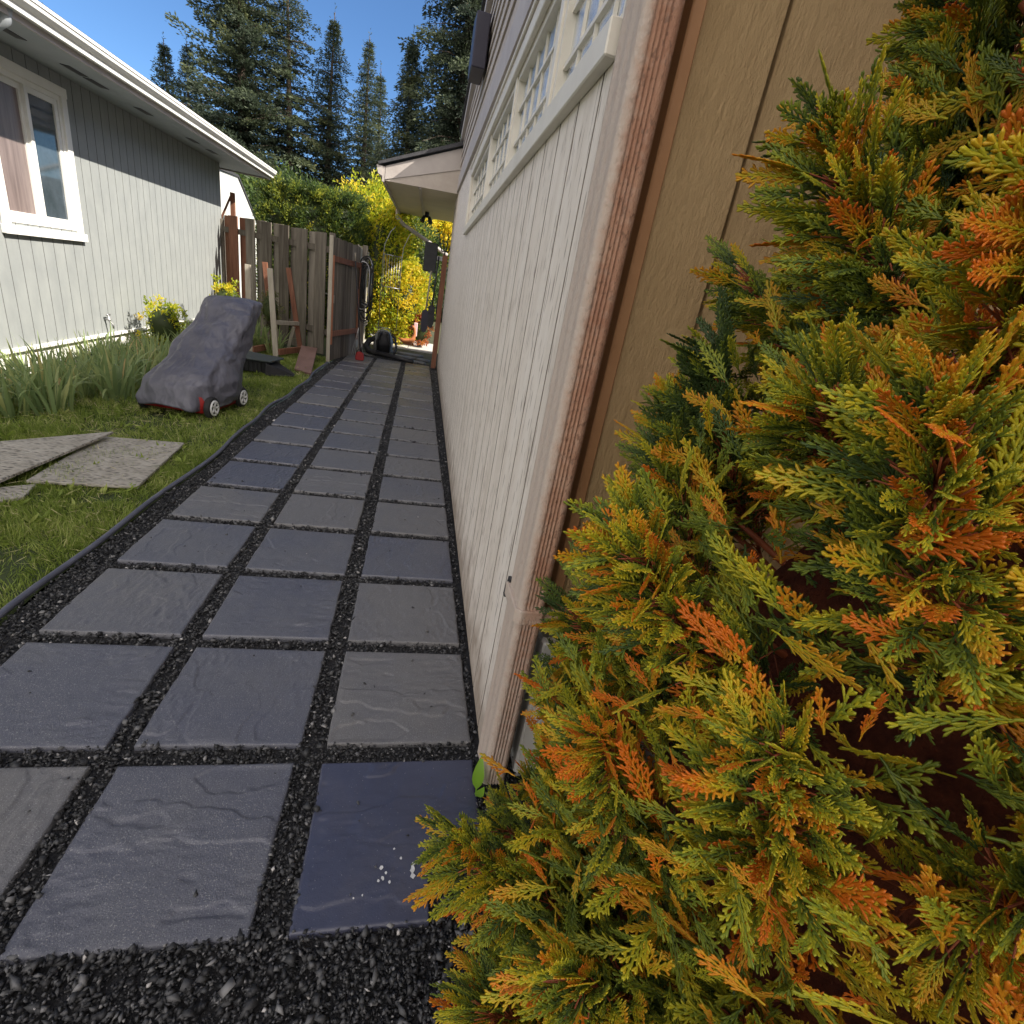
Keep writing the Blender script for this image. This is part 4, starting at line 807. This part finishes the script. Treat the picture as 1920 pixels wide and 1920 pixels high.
# the cover: rings from the hem up and back over the handle
rings = []
NS = 64
prof_ = [  # (front y, back y, half width, z, hem wobble)
    (-.15, .77, .325, .07, .016), (-.14, .80, .33, .14, .008), (-.08, .84, .315, .27, 0), (.02, .88, .29, .35, 0), (.20, .94, .265, .44, 0), (.40, 1.02, .255, .54, 0),
    (.57, 1.10, .25, .65, 0), (.72, 1.18, .255, .76, 0), (.84, 1.25, .265, .86, 0), (.93, 1.28, .265, .925, 0), (1.0, 1.27, .25, .955, 0), (1.06, 1.24, .18, .965, 0), (1.12, 1.18, .03, .965, 0)]
VV = []
sub = 4; pr = np.array(prof_)
tt = np.linspace(0, len(pr) - 1, (len(pr) - 1) * sub + 1)
pi_ = np.stack([np.interp(tt, np.arange(len(pr)), pr[:, c]) for c in range(5)], 1)
for j, (y0_, y1_, hw, z, wob) in enumerate(pi_):
    ring = []
    for i in range(NS):
        a = 2 * math.pi * i / NS; ca, sa = math.cos(a), math.sin(a); e = 2 / 3.4
        x = hw * math.copysign(abs(ca) ** e, ca); yc = (y0_ + y1_) / 2; y = yc + (y1_ - y0_) / 2 * math.copysign(abs(sa) ** e, sa)
        f = j / len(pi_); fold = .028 * (abs(math.sin(a * 2.5 + 1.3 + z * 2)) ** .6 - .5) * (1.1 - abs(2 * f - .9)) + .012 * math.sin(a * 11 + z * 9) * (1 - f)
        nz_ = noise.noise((x * 4, y * 3, z * 3)) * .05 - abs(noise.noise((x * 8 + 4 + z * 3, y * 5, z * 6))) * .055 - abs(noise.noise((x * 15 + 4 - z * 5, y * 8, z * 13))) * .02
        l = math.hypot(ca, sa); d = (fold + nz_) * (1 if z < .97 else .3)
        zz = z + (wob * (math.sin(a * 3 + .5) + .6 * math.sin(a * 7)) if wob else 0) + (0.035 * ca if j < 3 else 0) * 0 + (.05 if (wob > .02 and ca > .6) else 0)
        ring.append(mp_(x + d * ca, y + d * sa, zz + noise.noise((x * 6, y * 6, z * 6 + 9)) * .012))
    rings.append(ring)
mb = MB(); loft(mb, rings[::1]); cv = mb.me('cover'); cv.polygons[len(cv.polygons) - 2].use_smooth = True
o = link('cover', cv, M['cover'], MW); ms = o.modifiers.new('s', 'SUBSURF'); ms.levels = 1; ms.render_levels = 1

# ================================================================== plants
def straps(n, h, spread, seed, w=.022, arch=.5):
    r = np.random.default_rng(seed); Vs = []; Fs = []; Ts = []; b = 0
    for i in range(n):
        a = r.uniform(0, 6.283); rad = spread * math.sqrt(r.random()); bx, by = rad * math.cos(a), rad * math.sin(a)
        aa = a + r.normal(0, .5); L = h * r.uniform(.6, 1.15); lean = r.uniform(.05, .45); bend = arch * r.random() ** 2 * 2.2; ww = w * r.uniform(.7, 1.2); K = 8
        pos = np.array([bx, by, 0.]); th = lean; side = np.array([-math.sin(aa + .4), math.cos(aa + .4), 0]); tt_ = r.normal(.45, .15) + (r.random() > .9) * .4
        for k in range(K + 1):
            f = k / K; wk = ww / 2 * (1 - f ** 2.5) + .0006
            Vs += [pos - side * wk, pos + side * wk]; Ts += [tt_ + .1 * f] * 2
            pos = pos + np.array([math.cos(aa) * math.sin(th), math.sin(aa) * math.sin(th), math.cos(th)]) * L / K; th += bend / K * (1 + 2 * f)
        for k in range(K): q = b + 2 * k; Fs.append([q, q + 1, q + 3, q + 2])
        b += 2 * (K + 1)
    Vs = np.array(Vs); Vs[:, 2] = np.maximum(Vs[:, 2], .003)
    return npmesh('iris_clump', Vs, np.array(Fs), np.clip(Ts, 0, 1))
irm = [straps(30, .46, .13, 40 + i, .026, .7) for i in range(5)]
for m in irm: m.materials.append(M['iris'])
ir = random.Random(11); spots = []
for i in range(260):
    y = ir.uniform(3.9, 9.7); x = ir.uniform(-3.62, -2.45 - .25 * (y - 4) / 5)
    if y < 4.3 and x > -2.8: continue
    if x > -2.5 and 4.3 < y < 6.5: continue
    if all((x - a) ** 2 + (y - b) ** 2 > .225 ** 2 for a, b in spots): spots.append((x, y))
for i, (x, y) in enumerate(spots):
    o = bpy.data.objects.new('iris_clump', irm[i % 5]); col.objects.link(o); o.location = (x, y, gz(x, y) - .01); s_ = ir.uniform(.8, 1.15); o.scale = (s_, s_, s_); o.rotation_euler = (0, 0, ir.uniform(0, 6.28))
    tag(o, 'clump of long sword shaped iris leaves in the bed along the grey house', 'iris', 'iris clumps along the grey house')
for k, (x, y, s_) in enumerate(((-2.62, 8.9, 1.25), (-2.45, 9.05, 1.35), (-2.22, 9.0, 1.1))):
    o = bpy.data.objects.new('iris_clump', irm[k]); col.objects.link(o); o.location = (x, y, 0); o.scale = (s_,) * 3
    tag(o, 'tall clump of arching green leaves between the rack uprights before the fence', 'iris', 'leaf clumps at the lumber rack')
def bush(name, lab, cat, c, rad, ncl, per, L, W, m, seed, tmu=.6, core=True, trunk=True, flat=1., up=.3, group=None, tsd=.2):
    r = np.random.default_rng(seed); c = np.array(c, float); rad = np.array(rad, float)
    t = thing(name, lab, cat, (c[0], c[1], max(0, c[2] - rad[2])), group)
    if flat < .7:
        d = r.uniform(-1, 1, (ncl, 3)); d /= np.max(np.abs(d), axis=1, keepdims=True); d *= r.uniform(.84, 1.0, (ncl, 1)); cl = .05
        P = c + d * rad
    else:
        d = unit(r.normal(size=(ncl, 3)) + [0, 0, .15]); lump = np.array([1 + .28 * noise.noise(tuple(q * 2.2 + seed)) for q in d])[:, None]
        P = c + d * rad * lump * r.uniform(.62, 1.0, (ncl, 1)); cl = rad.mean() * .085
    Q = np.repeat(P, per, 0) + r.normal(size=(ncl * per, 3)) * cl; D = unit(np.repeat(d, per, 0) + r.normal(size=(ncl * per, 3)) * .9 + [0, 0, up])
    if core:
        mb = MB(); n1, n2 = 14, 10; vs = []
        for a_ in range(n2 + 1):
            for b_ in range(n1):
                ph = math.pi * a_ / n2; th = 2 * math.pi * b_ / n1; q = np.array([math.sin(ph) * math.cos(th), math.sin(ph) * math.sin(th), math.cos(ph)])
                if flat < .7: q = q / max(abs(q)) * .86
                else: q = q * .66 * (1 + .28 * noise.noise(tuple(q * 2.2 + seed)))
                p_ = c + q * rad; p_[2] = max(p_[2], 0); vs.append(tuple(p_ - np.array(t.location)))
        F_ = np.array([(a_ * n1 + b_, a_ * n1 + (b_ + 1) % n1, (a_ + 1) * n1 + (b_ + 1) % n1, (a_ + 1) * n1 + b_) for a_ in range(n2) for b_ in range(n1)])
        me_ = npmesh('inner_growth', vs, F_, np.full(len(vs), .08), True); o_ = bpy.data.objects.new('inner_growth', me_); me_.materials.append(M['shrub']); col.objects.link(o_); o_.parent = t
    k = Q[:, 2] > .02; Q = Q[k]; D = D[k]; tint = np.clip(np.repeat(r.normal(tmu, tsd, ncl), per)[k] + r.normal(0, .12, len(Q)), 0, 1)
    V, F, T = leaves(Q, D, L * r.uniform(.6, 1.3, len(Q)), W * r.uniform(.7, 1.2, len(Q)), tint, r=r)
    link('foliage', npmesh('foliage', V, F, T), m, t)
    if trunk:
        mb = MB()
        for i in range(6):
            e = P[r.integers(ncl)]; mb.tube([(c[0] + r.normal() * .05, c[1] + r.normal() * .05, max(0, c[2] - rad[2])), tuple((c + e) / 2 + r.normal(size=3) * .05), tuple(e)], [.02, .012, .004], 5)
        mb.obj('stem', M['bark'], t)
    return t
bush('shrub', 'small sunlit yellow shrub behind the covered mower by the house corner', 'shrub', (-2.95, 9.3, .62), (.28, .22, .36), 60, 28, .05, .025, M['yellowleaf'], 1, .75)
bush('shrub', 'low yellow flecked shrub at the foot of the grey house beside the mower', 'shrub', (-3.3, 7.9, .32), (.25, .35, .36), 50, 28, .045, .022, M['yellowleaf'], 2, .55)
bush('shrub', 'loose dull green shrub between the two left rack uprights', 'shrub', (-2.28, 9.15, .68), (.17, .15, .30), 50, 26, .03, .012, M['shrub'], 3, .5)
# clipped cedar hedge
bush('cedar_hedge', 'tall clipped dark cedar hedge with sunlit yellow top behind the fence', 'hedge', (-2.35, 13.4, 1.45), (1.05, .75, 1.50), 2600, 40, .075, .026, M['hedge'], 4, .4, flat=.4)
bush('broadleaf_bush', 'large sunlit yellow green broadleaf bush right of the cedar hedge', 'bush', (-1.15, 14.0, 1.75), (1.0, .9, 1.8), 620, 34, .09, .045, M['yellowleaf'], 5, .68, tsd=.25)
bush('broadleaf_bush', 'bright yellow bush filling the far end of the side path', 'bush', (-.45, 13.8, 1.0), (.75, .55, 1.05), 330, 34, .075, .04, M['yellowleaf'], 6, .75)
bush('broadleaf_bush', 'dark green bush in the shade under the tan eave', 'bush', (-.1, 15.6, 1.6), (.8, .6, 1.5), 330, 30, .09, .045, M['hedge'], 7, .35)
bush('broadleaf_bush', 'yellow autumn tree top seen under the tan eave', 'bush', (.35, 17.5, 3.2), (1.3, .8, .9), 330, 30, .11, .055, M['yellowleaf'], 8, .85)
bush('shrub', 'small red leaved shrub beside the bird ornament', 'shrub', (.12, 13.7, .45), (.3, .3, .42), 80, 30, .06, .03, M['redleaf'], 9, .6)
bush('cypress', 'slim yellow tipped young cypress rising over the small eave roof', 'tree', (.12, 16.5, 2.9), (.12, .12, 1.7), 70, 30, .12, .02, M['yellowleaf'], 10, .9)
# seedling by the wall
t = thing('seedling', 'small bright green seedling at the foot of the downspout', 'seedling', (.32, 1.03, 0))
def bigleaf(base, tip, wd, nrm):
    b = Vector(base); e = Vector(tip); d = e - b; s = d.cross(Vector(nrm)).normalized(); vs = []; 
    for k in range(7):
        f = k / 6; ww = wd * math.sin(math.pi * min(1, f * .96 + .02)) ** .8 * (1.2 - .5 * f); p = b + d * f + Vector(nrm) * (.10 * d.length * math.sin(math.pi * f))
        vs += [p - s * ww + Vector(nrm) * ww * .25, p, p + s * ww + Vector(nrm) * ww * .25]
    fs = [(3 * k + a, 3 * k + a + 1, 3 * k + a + 4, 3 * k + a + 3) for k in range(6) for a in (0, 1)]
    return vs, fs
for b_, e_, w_ in (((.300, 1.02, .035), (.306, 1.05, .135), .018), ((.298, 1.0, .03), (.312, .985, .085), .013)):
    vs, fs = bigleaf(b_, e_, w_, (-.3, -.9, .2)); o = link('leaf', npmesh('leaf', vs, np.array(fs), np.full(len(vs), .5), True), M['freshleaf'], t)
mb = MB(); mb.tube([(.305, 1.03, -.01), (.300, 1.02, .035)], .0022, 5); mb.tube([(.305, 1.03, .0), (.298, 1.0, .03)], .002, 5); mb.obj('stem', M['freshleaf'], t)

# ================================================================== conifers
def conifer(name, lab, x, y, H, Rb, seed, droop=.5, dens=1., power=.75, base=.06, needle=.30, tint=.45, sparse=.0, weep=0.):
    r = np.random.default_rng(seed); t = thing(name, lab, 'tree', (x, y, 0), 'tall conifers behind the gardens')
    mb = MB(); k = 8; lean = r.normal(0, .012 * H, 2)
    mb.tube([(x + lean[0] * (i / k) ** 2, y + lean[1] * (i / k) ** 2, H * i / k) for i in range(k + 1)], [max(.015, .020 * H * (1 - i / k) ** .8) for i in range(k + 1)], 8); 
    Ps, Ds, Ls, Ts = [], [], [], []
    z = base * H; 
    while z < H * .985:
        f = z / H; step = (.30 + .20 * (1 - f)) / dens; nbr = int(4 + 3 * r.random())
        ph0 = r.uniform(0, 6.28)
        for b in range(nbr):
            if r.random() < sparse: continue
            L = Rb * (1 - f) ** power * min(1.35, r.lognormal(-.22, .3)) + .05; az = ph0 + 6.283 * b / nbr + r.normal(0, .25); el = .15 + .45 * f + r.normal(0, .1)
            n = max(3, int(L / .22)); ts = (np.arange(n) + .5) / n
            drop = -droop * L * (ts ** 1.6) + .25 * L * np.clip(ts - .75, 0, 1) * (1 - weep)
            c_, s_ = math.cos(az), math.sin(az)
            bx = x + lean[0] * f * f + c_ * L * ts; by = y + lean[1] * f * f + s_ * L * ts; bz = z + math.tan(el) * L * ts * .6 + drop
            pts = np.stack([bx, by, bz], 1)
            if b % 2 == 0 and L > 1: mb.tube([tuple(pts[0] - [c_ * L * .5 / n, s_ * L * .5 / n, 0]), tuple(pts[n // 2]), tuple(pts[-1])], [.03 + .01 * L, .02, .006], 4, False)
            m = int((9 * dens + 5) * 2.1); q = np.repeat(pts, m, 0); tr = np.repeat(ts, m)
            sidew = r.normal(0, 1, len(q)) * (.10 + .16 * L * np.sin(np.pi * np.clip(tr * .85 + .12, 0, 1)) * .55)
            q = q + np.stack([-s_ * sidew, c_ * sidew, -np.abs(sidew) * (.25 + weep) - r.random(len(q)) * (.12 + .35 * weep)], 1) + r.normal(0, .05, (len(q), 3))
            d = np.stack([c_ + -s_ * np.sign(sidew) * .8, s_ + c_ * np.sign(sidew) * .8, np.full(len(q), .1 - .9 * weep)], 1) + r.normal(0, .45, (len(q), 3))
            Ps.append(q); Ds.append(d); Ls.append(needle * .72 * r.uniform(.6, 1.25, len(q)) * (.45 + .65 * (1 - f)))
            Ts.append(np.clip(tint + .25 * (tr - .5) + r.normal(0, .12) + r.normal(0, .08, len(q)), 0, 1))
        z += step
    tp = np.array([[x + lean[0], y + lean[1], H * (.95 + .07 * i / 14)] for i in range(15)]); Ps.append(tp); Ds.append(r.normal(0, .5, (15, 3)) + [0, 0, .8]); Ls.append(np.full(15, .14)); Ts.append(np.full(15, tint))
    P, D, L, T = map(np.concatenate, (Ps, Ds, Ls, Ts))
    V, F, TT = leaves(P, D, L, L * .36, T, .2, r)
    mb.obj('trunk', M['bark'], t); link('crown', npmesh('crown', V, F, TT), M['conifer'], t)
conifer('spruce', 'small far spruce tip showing above the gutter of the grey house', -21.5, 40, 11.9, 2.6, 1, .35, .8)
conifer('spruce', 'thin spruce at the left end of the tall tree row', -13.8, 35.5, 10.8, 4.4, 2, .4, 1.2, 1.05)
conifer('spruce', 'second thin spruce just left of the broad dark fir', -12.7, 35, 10.7, 3.8, 3, .4, 1.2, 1.05)
conifer('fir', 'broad dense dark fir, the widest of the tree row', -9.4, 33, 18.5, 4.0, 4, .25, 1.4, .6, .04, .34, .45, .08)
conifer('spruce', 'tall open spruce with drooping branches right of the broad dark fir', -7.3, 33.5, 14.6, 3.6, 5, .5, 1.0, .6, .08, .34, .45, .12)
conifer('spruce', 'evenly tapering spruce in the middle of the tree row', -5.65, 34.5, 13.6, 4.8, 6, .45, 1.3, 1.0, .06, .30, .5)
conifer('spruce', 'slim spruce with thin pointed top left of the sky gap', -3.95, 37, 13.8, 3.8, 7, .5, 1.1, 1.0, .08, .32, .4)
conifer('spruce', 'slightly shorter spruce beside the sky gap', -3.1, 38.5, 12.9, 3.6, 8, .55, 1.1, 1.0, .05, .32, .4)
conifer('cedar', 'weeping cedar just right of the sky gap', -1.25, 32, 12.7, 3.8, 9, .55, 1.3, .9, .05, .36, .4, 0, .5)
conifer('cedar', 'tallest dark cedar rising against the beige house gable', 1.3, 31, 21, 4.0, 10, .5, 1.3, .5, .05, .38, .4, 0, .5)
conifer('cedar', 'dark cedar behind the small eave roof', .6, 36, 12.5, 3.6, 11, .5, 1.0, .6, .03, .36, .38, 0, .4)
bush('broadleaf_bush', 'dark garden tree crowns behind the cedar hedge', 'tree', (-5.2, 24, 2.2), (2.6, 1.6, 2.4), 260, 40, .2, .09, M['hedge'], 12, .25)
bush('broadleaf_bush', 'dark green bush mass at the foot of the spruces', 'tree', (-1.6, 25, 2.0), (2.2, 1.6, 2.6), 260, 40, .2, .09, M['hedge'], 13, .3)
bush('broadleaf_bush', 'rounded dark shrub behind the pale house', 'tree', (-8.4, 26, 2.6), (2.4, 1.6, 2.6), 260, 40, .2, .09, M['hedge'], 14, .3)

# ================================================================== the cedar bush in the right foreground
def spray_segs(L, r):
    S = []  # p0, p1, width, tint
    curve = r.normal(0, .22)
    def at(t): return np.array([L * t, L * curve * t * t * .5])
    def tang(t): v = np.array([1., curve * t]); return v / np.linalg.norm(v)
    K = 7
    for k in range(K): S.append((at(k / K), at((k + 1) / K), .0044 * (1 - .3 * k / K), -.1 + .3 * k / K))
    n = int(L / .0080)
    for i in range(n):
        t = .10 + .88 * i / n; sd = 1 if i % 2 else -1
        l1 = L * (.40 * (1 - t) + .09) * r.uniform(.7, 1.15) * (.6 + min(1, t * 3) * .4); a = sd * r.uniform(.42, .68)
        tg = tang(t); d = np.array([tg[0] * math.cos(a) - tg[1] * math.sin(a), tg[0] * math.sin(a) + tg[1] * math.cos(a)]); p = at(t); bend = -sd * .35
        m = max(1, int(l1 / .0075)); q = p.copy(); dd = d.copy()
        for j in range(m):
            ang = bend / m; dd = np.array([dd[0] * math.cos(ang) - dd[1] * math.sin(ang), dd[0] * math.sin(ang) + dd[1] * math.cos(ang)]); q2 = q + dd * l1 / m
            S.append((q, q2, (.0040 if j < m - 1 else .0046), .1 + .5 * j / m))
            if 0 < j < m - 0 and l1 > .012:
                s2 = 1 if j % 2 else -1; a2 = s2 * r.uniform(.4, .65); l2 = min(.015, l1 * (1 - j / m) * .6 + .006) * r.uniform(.7, 1.1)
                d2 = np.array([dd[0] * math.cos(a2) - dd[1] * math.sin(a2), dd[0] * math.sin(a2) + dd[1] * math.cos(a2)]); S.append((q, q + d2 * l2, .0040, .5))
            q = q2
    return S
def spray_arrays(L, seed):
    r = np.random.default_rng(seed); S = spray_segs(L, r)
    P0 = np.array([s[0] for s in S]); P1 = np.array([s[1] for s in S]); Wd = np.array([s[2] for s in S]); T = np.array([s[3] for s in S])
    cup = r.uniform(-2.5, -.5)
    def lift(P): return np.concatenate([P, (cup * (P[:, 0] ** 2 * .6 + P[:, 1] ** 2 * 1.5) + .0)[:, None]], 1)
    A, B = lift(P0), lift(P1); d = unit(B - A); n = np.tile([0, 0, 1.], (len(A), 1)); X = unit(np.cross(d, n)); N = np.cross(X, d); w_ = Wd[:, None] / 2; h = w_ * .5
    E1 = A + (B - A) * .80
    V = np.stack([A + X * w_ * .7, A + N * h, A - X * w_ * .7, A - N * h, E1 + X * w_, E1 + N * h, E1 - X * w_, E1 - N * h, B + d * w_ * .6], 1)
    Q = np.array([[0, 1, 5], [0, 5, 4], [1, 2, 6], [1, 6, 5], [2, 3, 7], [2, 7, 6], [3, 0, 4], [3, 4, 7], [4, 5, 8], [5, 6, 8], [6, 7, 8], [7, 4, 8]])
    F = (np.arange(len(A))[:, None, None] * 9 + Q[None]).reshape(-1, 3)
    return V.reshape(-1, 3), F, np.repeat(T, 9)
SPR = [spray_arrays(L, 60 + i) for i, L in enumerate((.085, .10, .115, .09, .105, .075))]
def frame_to(d, roll):
    d = Vector(d).normalized(); q = d.to_track_quat('X', 'Z'); return (q @ Matrix.Rotation(roll, 3, 'X').to_quaternion()).to_matrix()
def branch_mesh(seed, nsp=270, L=.30):
    r = np.random.default_rng(seed); parts = []; stem = []
    rr = random.Random(seed)
    main = [Vector((L * t, .03 * math.sin(t * 3 + seed), .10 * t * t)) for t in np.linspace(0, 1, 8)]
    stem.append((main, [.0035 * (1 - .7 * i / 7) for i in range(8)]))
    for i in range(nsp):
        t = (i + .5) / nsp; t = t ** .8; k = min(6, int(t * 7)); p = main[k].lerp(main[k + 1], t * 7 - k)
        a = rr.uniform(-1.2, 1.2) * (1.25 - .65 * t); e = rr.uniform(-.75, .85) * (1.2 - .5 * t)
        out = rr.uniform(.0, .085) * (1 - .4 * t)
        d0 = Vector((math.cos(a) * math.cos(e), math.sin(a) * math.cos(e), math.sin(e)))
        p2 = p + d0 * out
        if out > .02: stem.append(([p, p2], [.0012, .0008]))
        m3 = np.array(frame_to(d0, rr.choice((1.35, 1.35, 0)) + rr.gauss(0, .5))); V, F, T = SPR[rr.randrange(len(SPR))]; s_ = rr.uniform(.45, .78)
        V2 = (V * s_) @ m3.T + np.array(p2); tip = rr.random(); g = -.28 + .36 * rr.random() + (.44 if tip > .72 else 0)
        parts.append((V2, F, T * .55 + g + .35 * (V[:, 0] / .1 - .5)))
    V, F, T = join(parts)
    mb = MB()
    for pts, rad in stem: mb.tube(pts, rad, 5)
    return npmesh('branch', V, F, T), mb.me('stem')
BR = [branch_mesh(80 + i) for i in range(6)]
for a, b in BR: a.materials.append(M['thuja']); b.materials.append(M['twig'])
CB = thing('cedar_bush', 'large foreground cedar bush with green and orange brown scaly sprays', 'bush', (.90, .50, 0))
def crad(z): return float(np.interp(z, [-.1, 0, .3, .65, 1.0, 1.25, 1.4, 1.55, 1.75, 2.2, 2.6], [.71, .71, .70, .69, .685, .59, .53, .46, .43, .26, .04]))
mb = MB(); mb.tube([(.90, .50, 0), (.91, .50, 1.0), (.90, .51, 2.3)], [.045, .03, .008], 8)
rb = random.Random(9)
for i in range(60):
    z = rb.uniform(.05, 2.1); a = rb.uniform(0, 6.28); q = crad(z + .15) * .7; mb.tube([(.9, .5, z), (.9 + q * .5 * math.cos(a), .5 + q * .5 * math.sin(a), z + .08), (.9 + q * math.cos(a), .5 + q * math.sin(a), z + .2)], [.012, .008, .004], 5)
mb.obj('trunk', M['twig'], CB)
cnt = 0; golden = 2.39996; K = 99
zs_ = np.linspace(.0, 1, K)
for i in range(K):
    z = -.02 + 2.35 * (zs_[i] ** 1.12)
    a = R_(205) + ((i * .61803) % 1 - .5) * R_(185) * (1 if i % 7 else 1.7)
    rr_ = max(.02, crad(z + .05) - .255)
    dir_ = Vector((math.cos(a + rb.gauss(0, .15)), math.sin(a + rb.gauss(0, .15)), rb.uniform(.25, 1.0) - .25 * (z < .3)))
    if math.sin(a) > .3: rr_ *= .85
    m3 = frame_to(dir_, rb.gauss(0, .5)).to_4x4(); loc = Vector((rr_ * math.cos(a), rr_ * math.sin(a), max(.03, z - .04)))
    sc_ = rb.uniform(.85, 1.1); mw = Matrix.Translation(loc) @ m3 @ Matrix.Scale(sc_, 4)
    me_, st_ = BR[i % 6]
    o = bpy.data.objects.new('branch', me_); col.objects.link(o); o.parent = CB; o.matrix_local = mw
    c_ = bpy.data.objects.new('stem', st_); col.objects.link(c_); c_.parent = o
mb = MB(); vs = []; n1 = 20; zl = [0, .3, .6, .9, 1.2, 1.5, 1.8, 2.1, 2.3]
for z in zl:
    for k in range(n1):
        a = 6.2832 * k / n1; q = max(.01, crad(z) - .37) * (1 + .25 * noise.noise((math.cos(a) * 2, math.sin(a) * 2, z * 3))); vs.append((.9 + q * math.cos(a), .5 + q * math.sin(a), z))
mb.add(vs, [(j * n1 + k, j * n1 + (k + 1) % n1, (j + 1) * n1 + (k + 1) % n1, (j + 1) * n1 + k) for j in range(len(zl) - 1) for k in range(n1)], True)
mb.obj('inner_growth', mat('red_glow_inner_core', [(.3, (.07, .015, .005)), (.7, (.24, .055, .018))], 30, .9, 1, 60, dist=.02), CB)  # red glow deep in the bush is painted into the core's colour
# second layer of sprays, deeper in the crown
rr = random.Random(77); parts = []
def inner(n, z0, z1, ac, aw, d0_, d1_, face):
    for i in range(n):
        z = rr.uniform(z0, z1); a = R_(ac) + rr.uniform(-1, 1) * R_(aw); q = max(.02, crad(z) - rr.uniform(d0_, d1_))
        th = rr.uniform(-.6, 3.7) if face else rr.gauss(0, .6)
        if face:  # lying on the crown's surface, turned to the light
            out = rr.uniform(.05, .7); d0 = Vector((out * math.cos(a) - math.sin(a) * math.cos(th), out * math.sin(a) + math.cos(a) * math.cos(th), .9 * math.sin(th) + .1)); roll = 1.45 + rr.gauss(0, .35)
        else: d0 = Vector((math.cos(a + th), math.sin(a + th), rr.uniform(-.1, .8))); roll = rr.gauss(0, .4)
        m3 = np.array(frame_to(d0, roll)); V, F, T = SPR[rr.randrange(6)]; s_ = rr.uniform(.5, .9)
        parts.append(((V * s_) @ m3.T + np.array((q * math.cos(a), q * math.sin(a), max(.02, z))), F, T * .35 - .06 + .33 * rr.random() + (.46 if rr.random() > .66 else 0)))
inner(3600, -.02, 2.25, 209, 125, .07, .20, True)
inner(700, -.02, 2.25, 209, 180, .08, .2, True)
inner(1700, .1, 1.4, 240, 65, .06, .20, True)
inner(1300, -.03, .8, 240, 75, .03, .22, False)
V, F, T = join(parts)
me_ = npmesh('inner_foliage', V, F, T); me_.materials.append(M['thuja']); o = bpy.data.objects.new('inner_foliage', me_); col.objects.link(o); o.parent = CB
#PART5
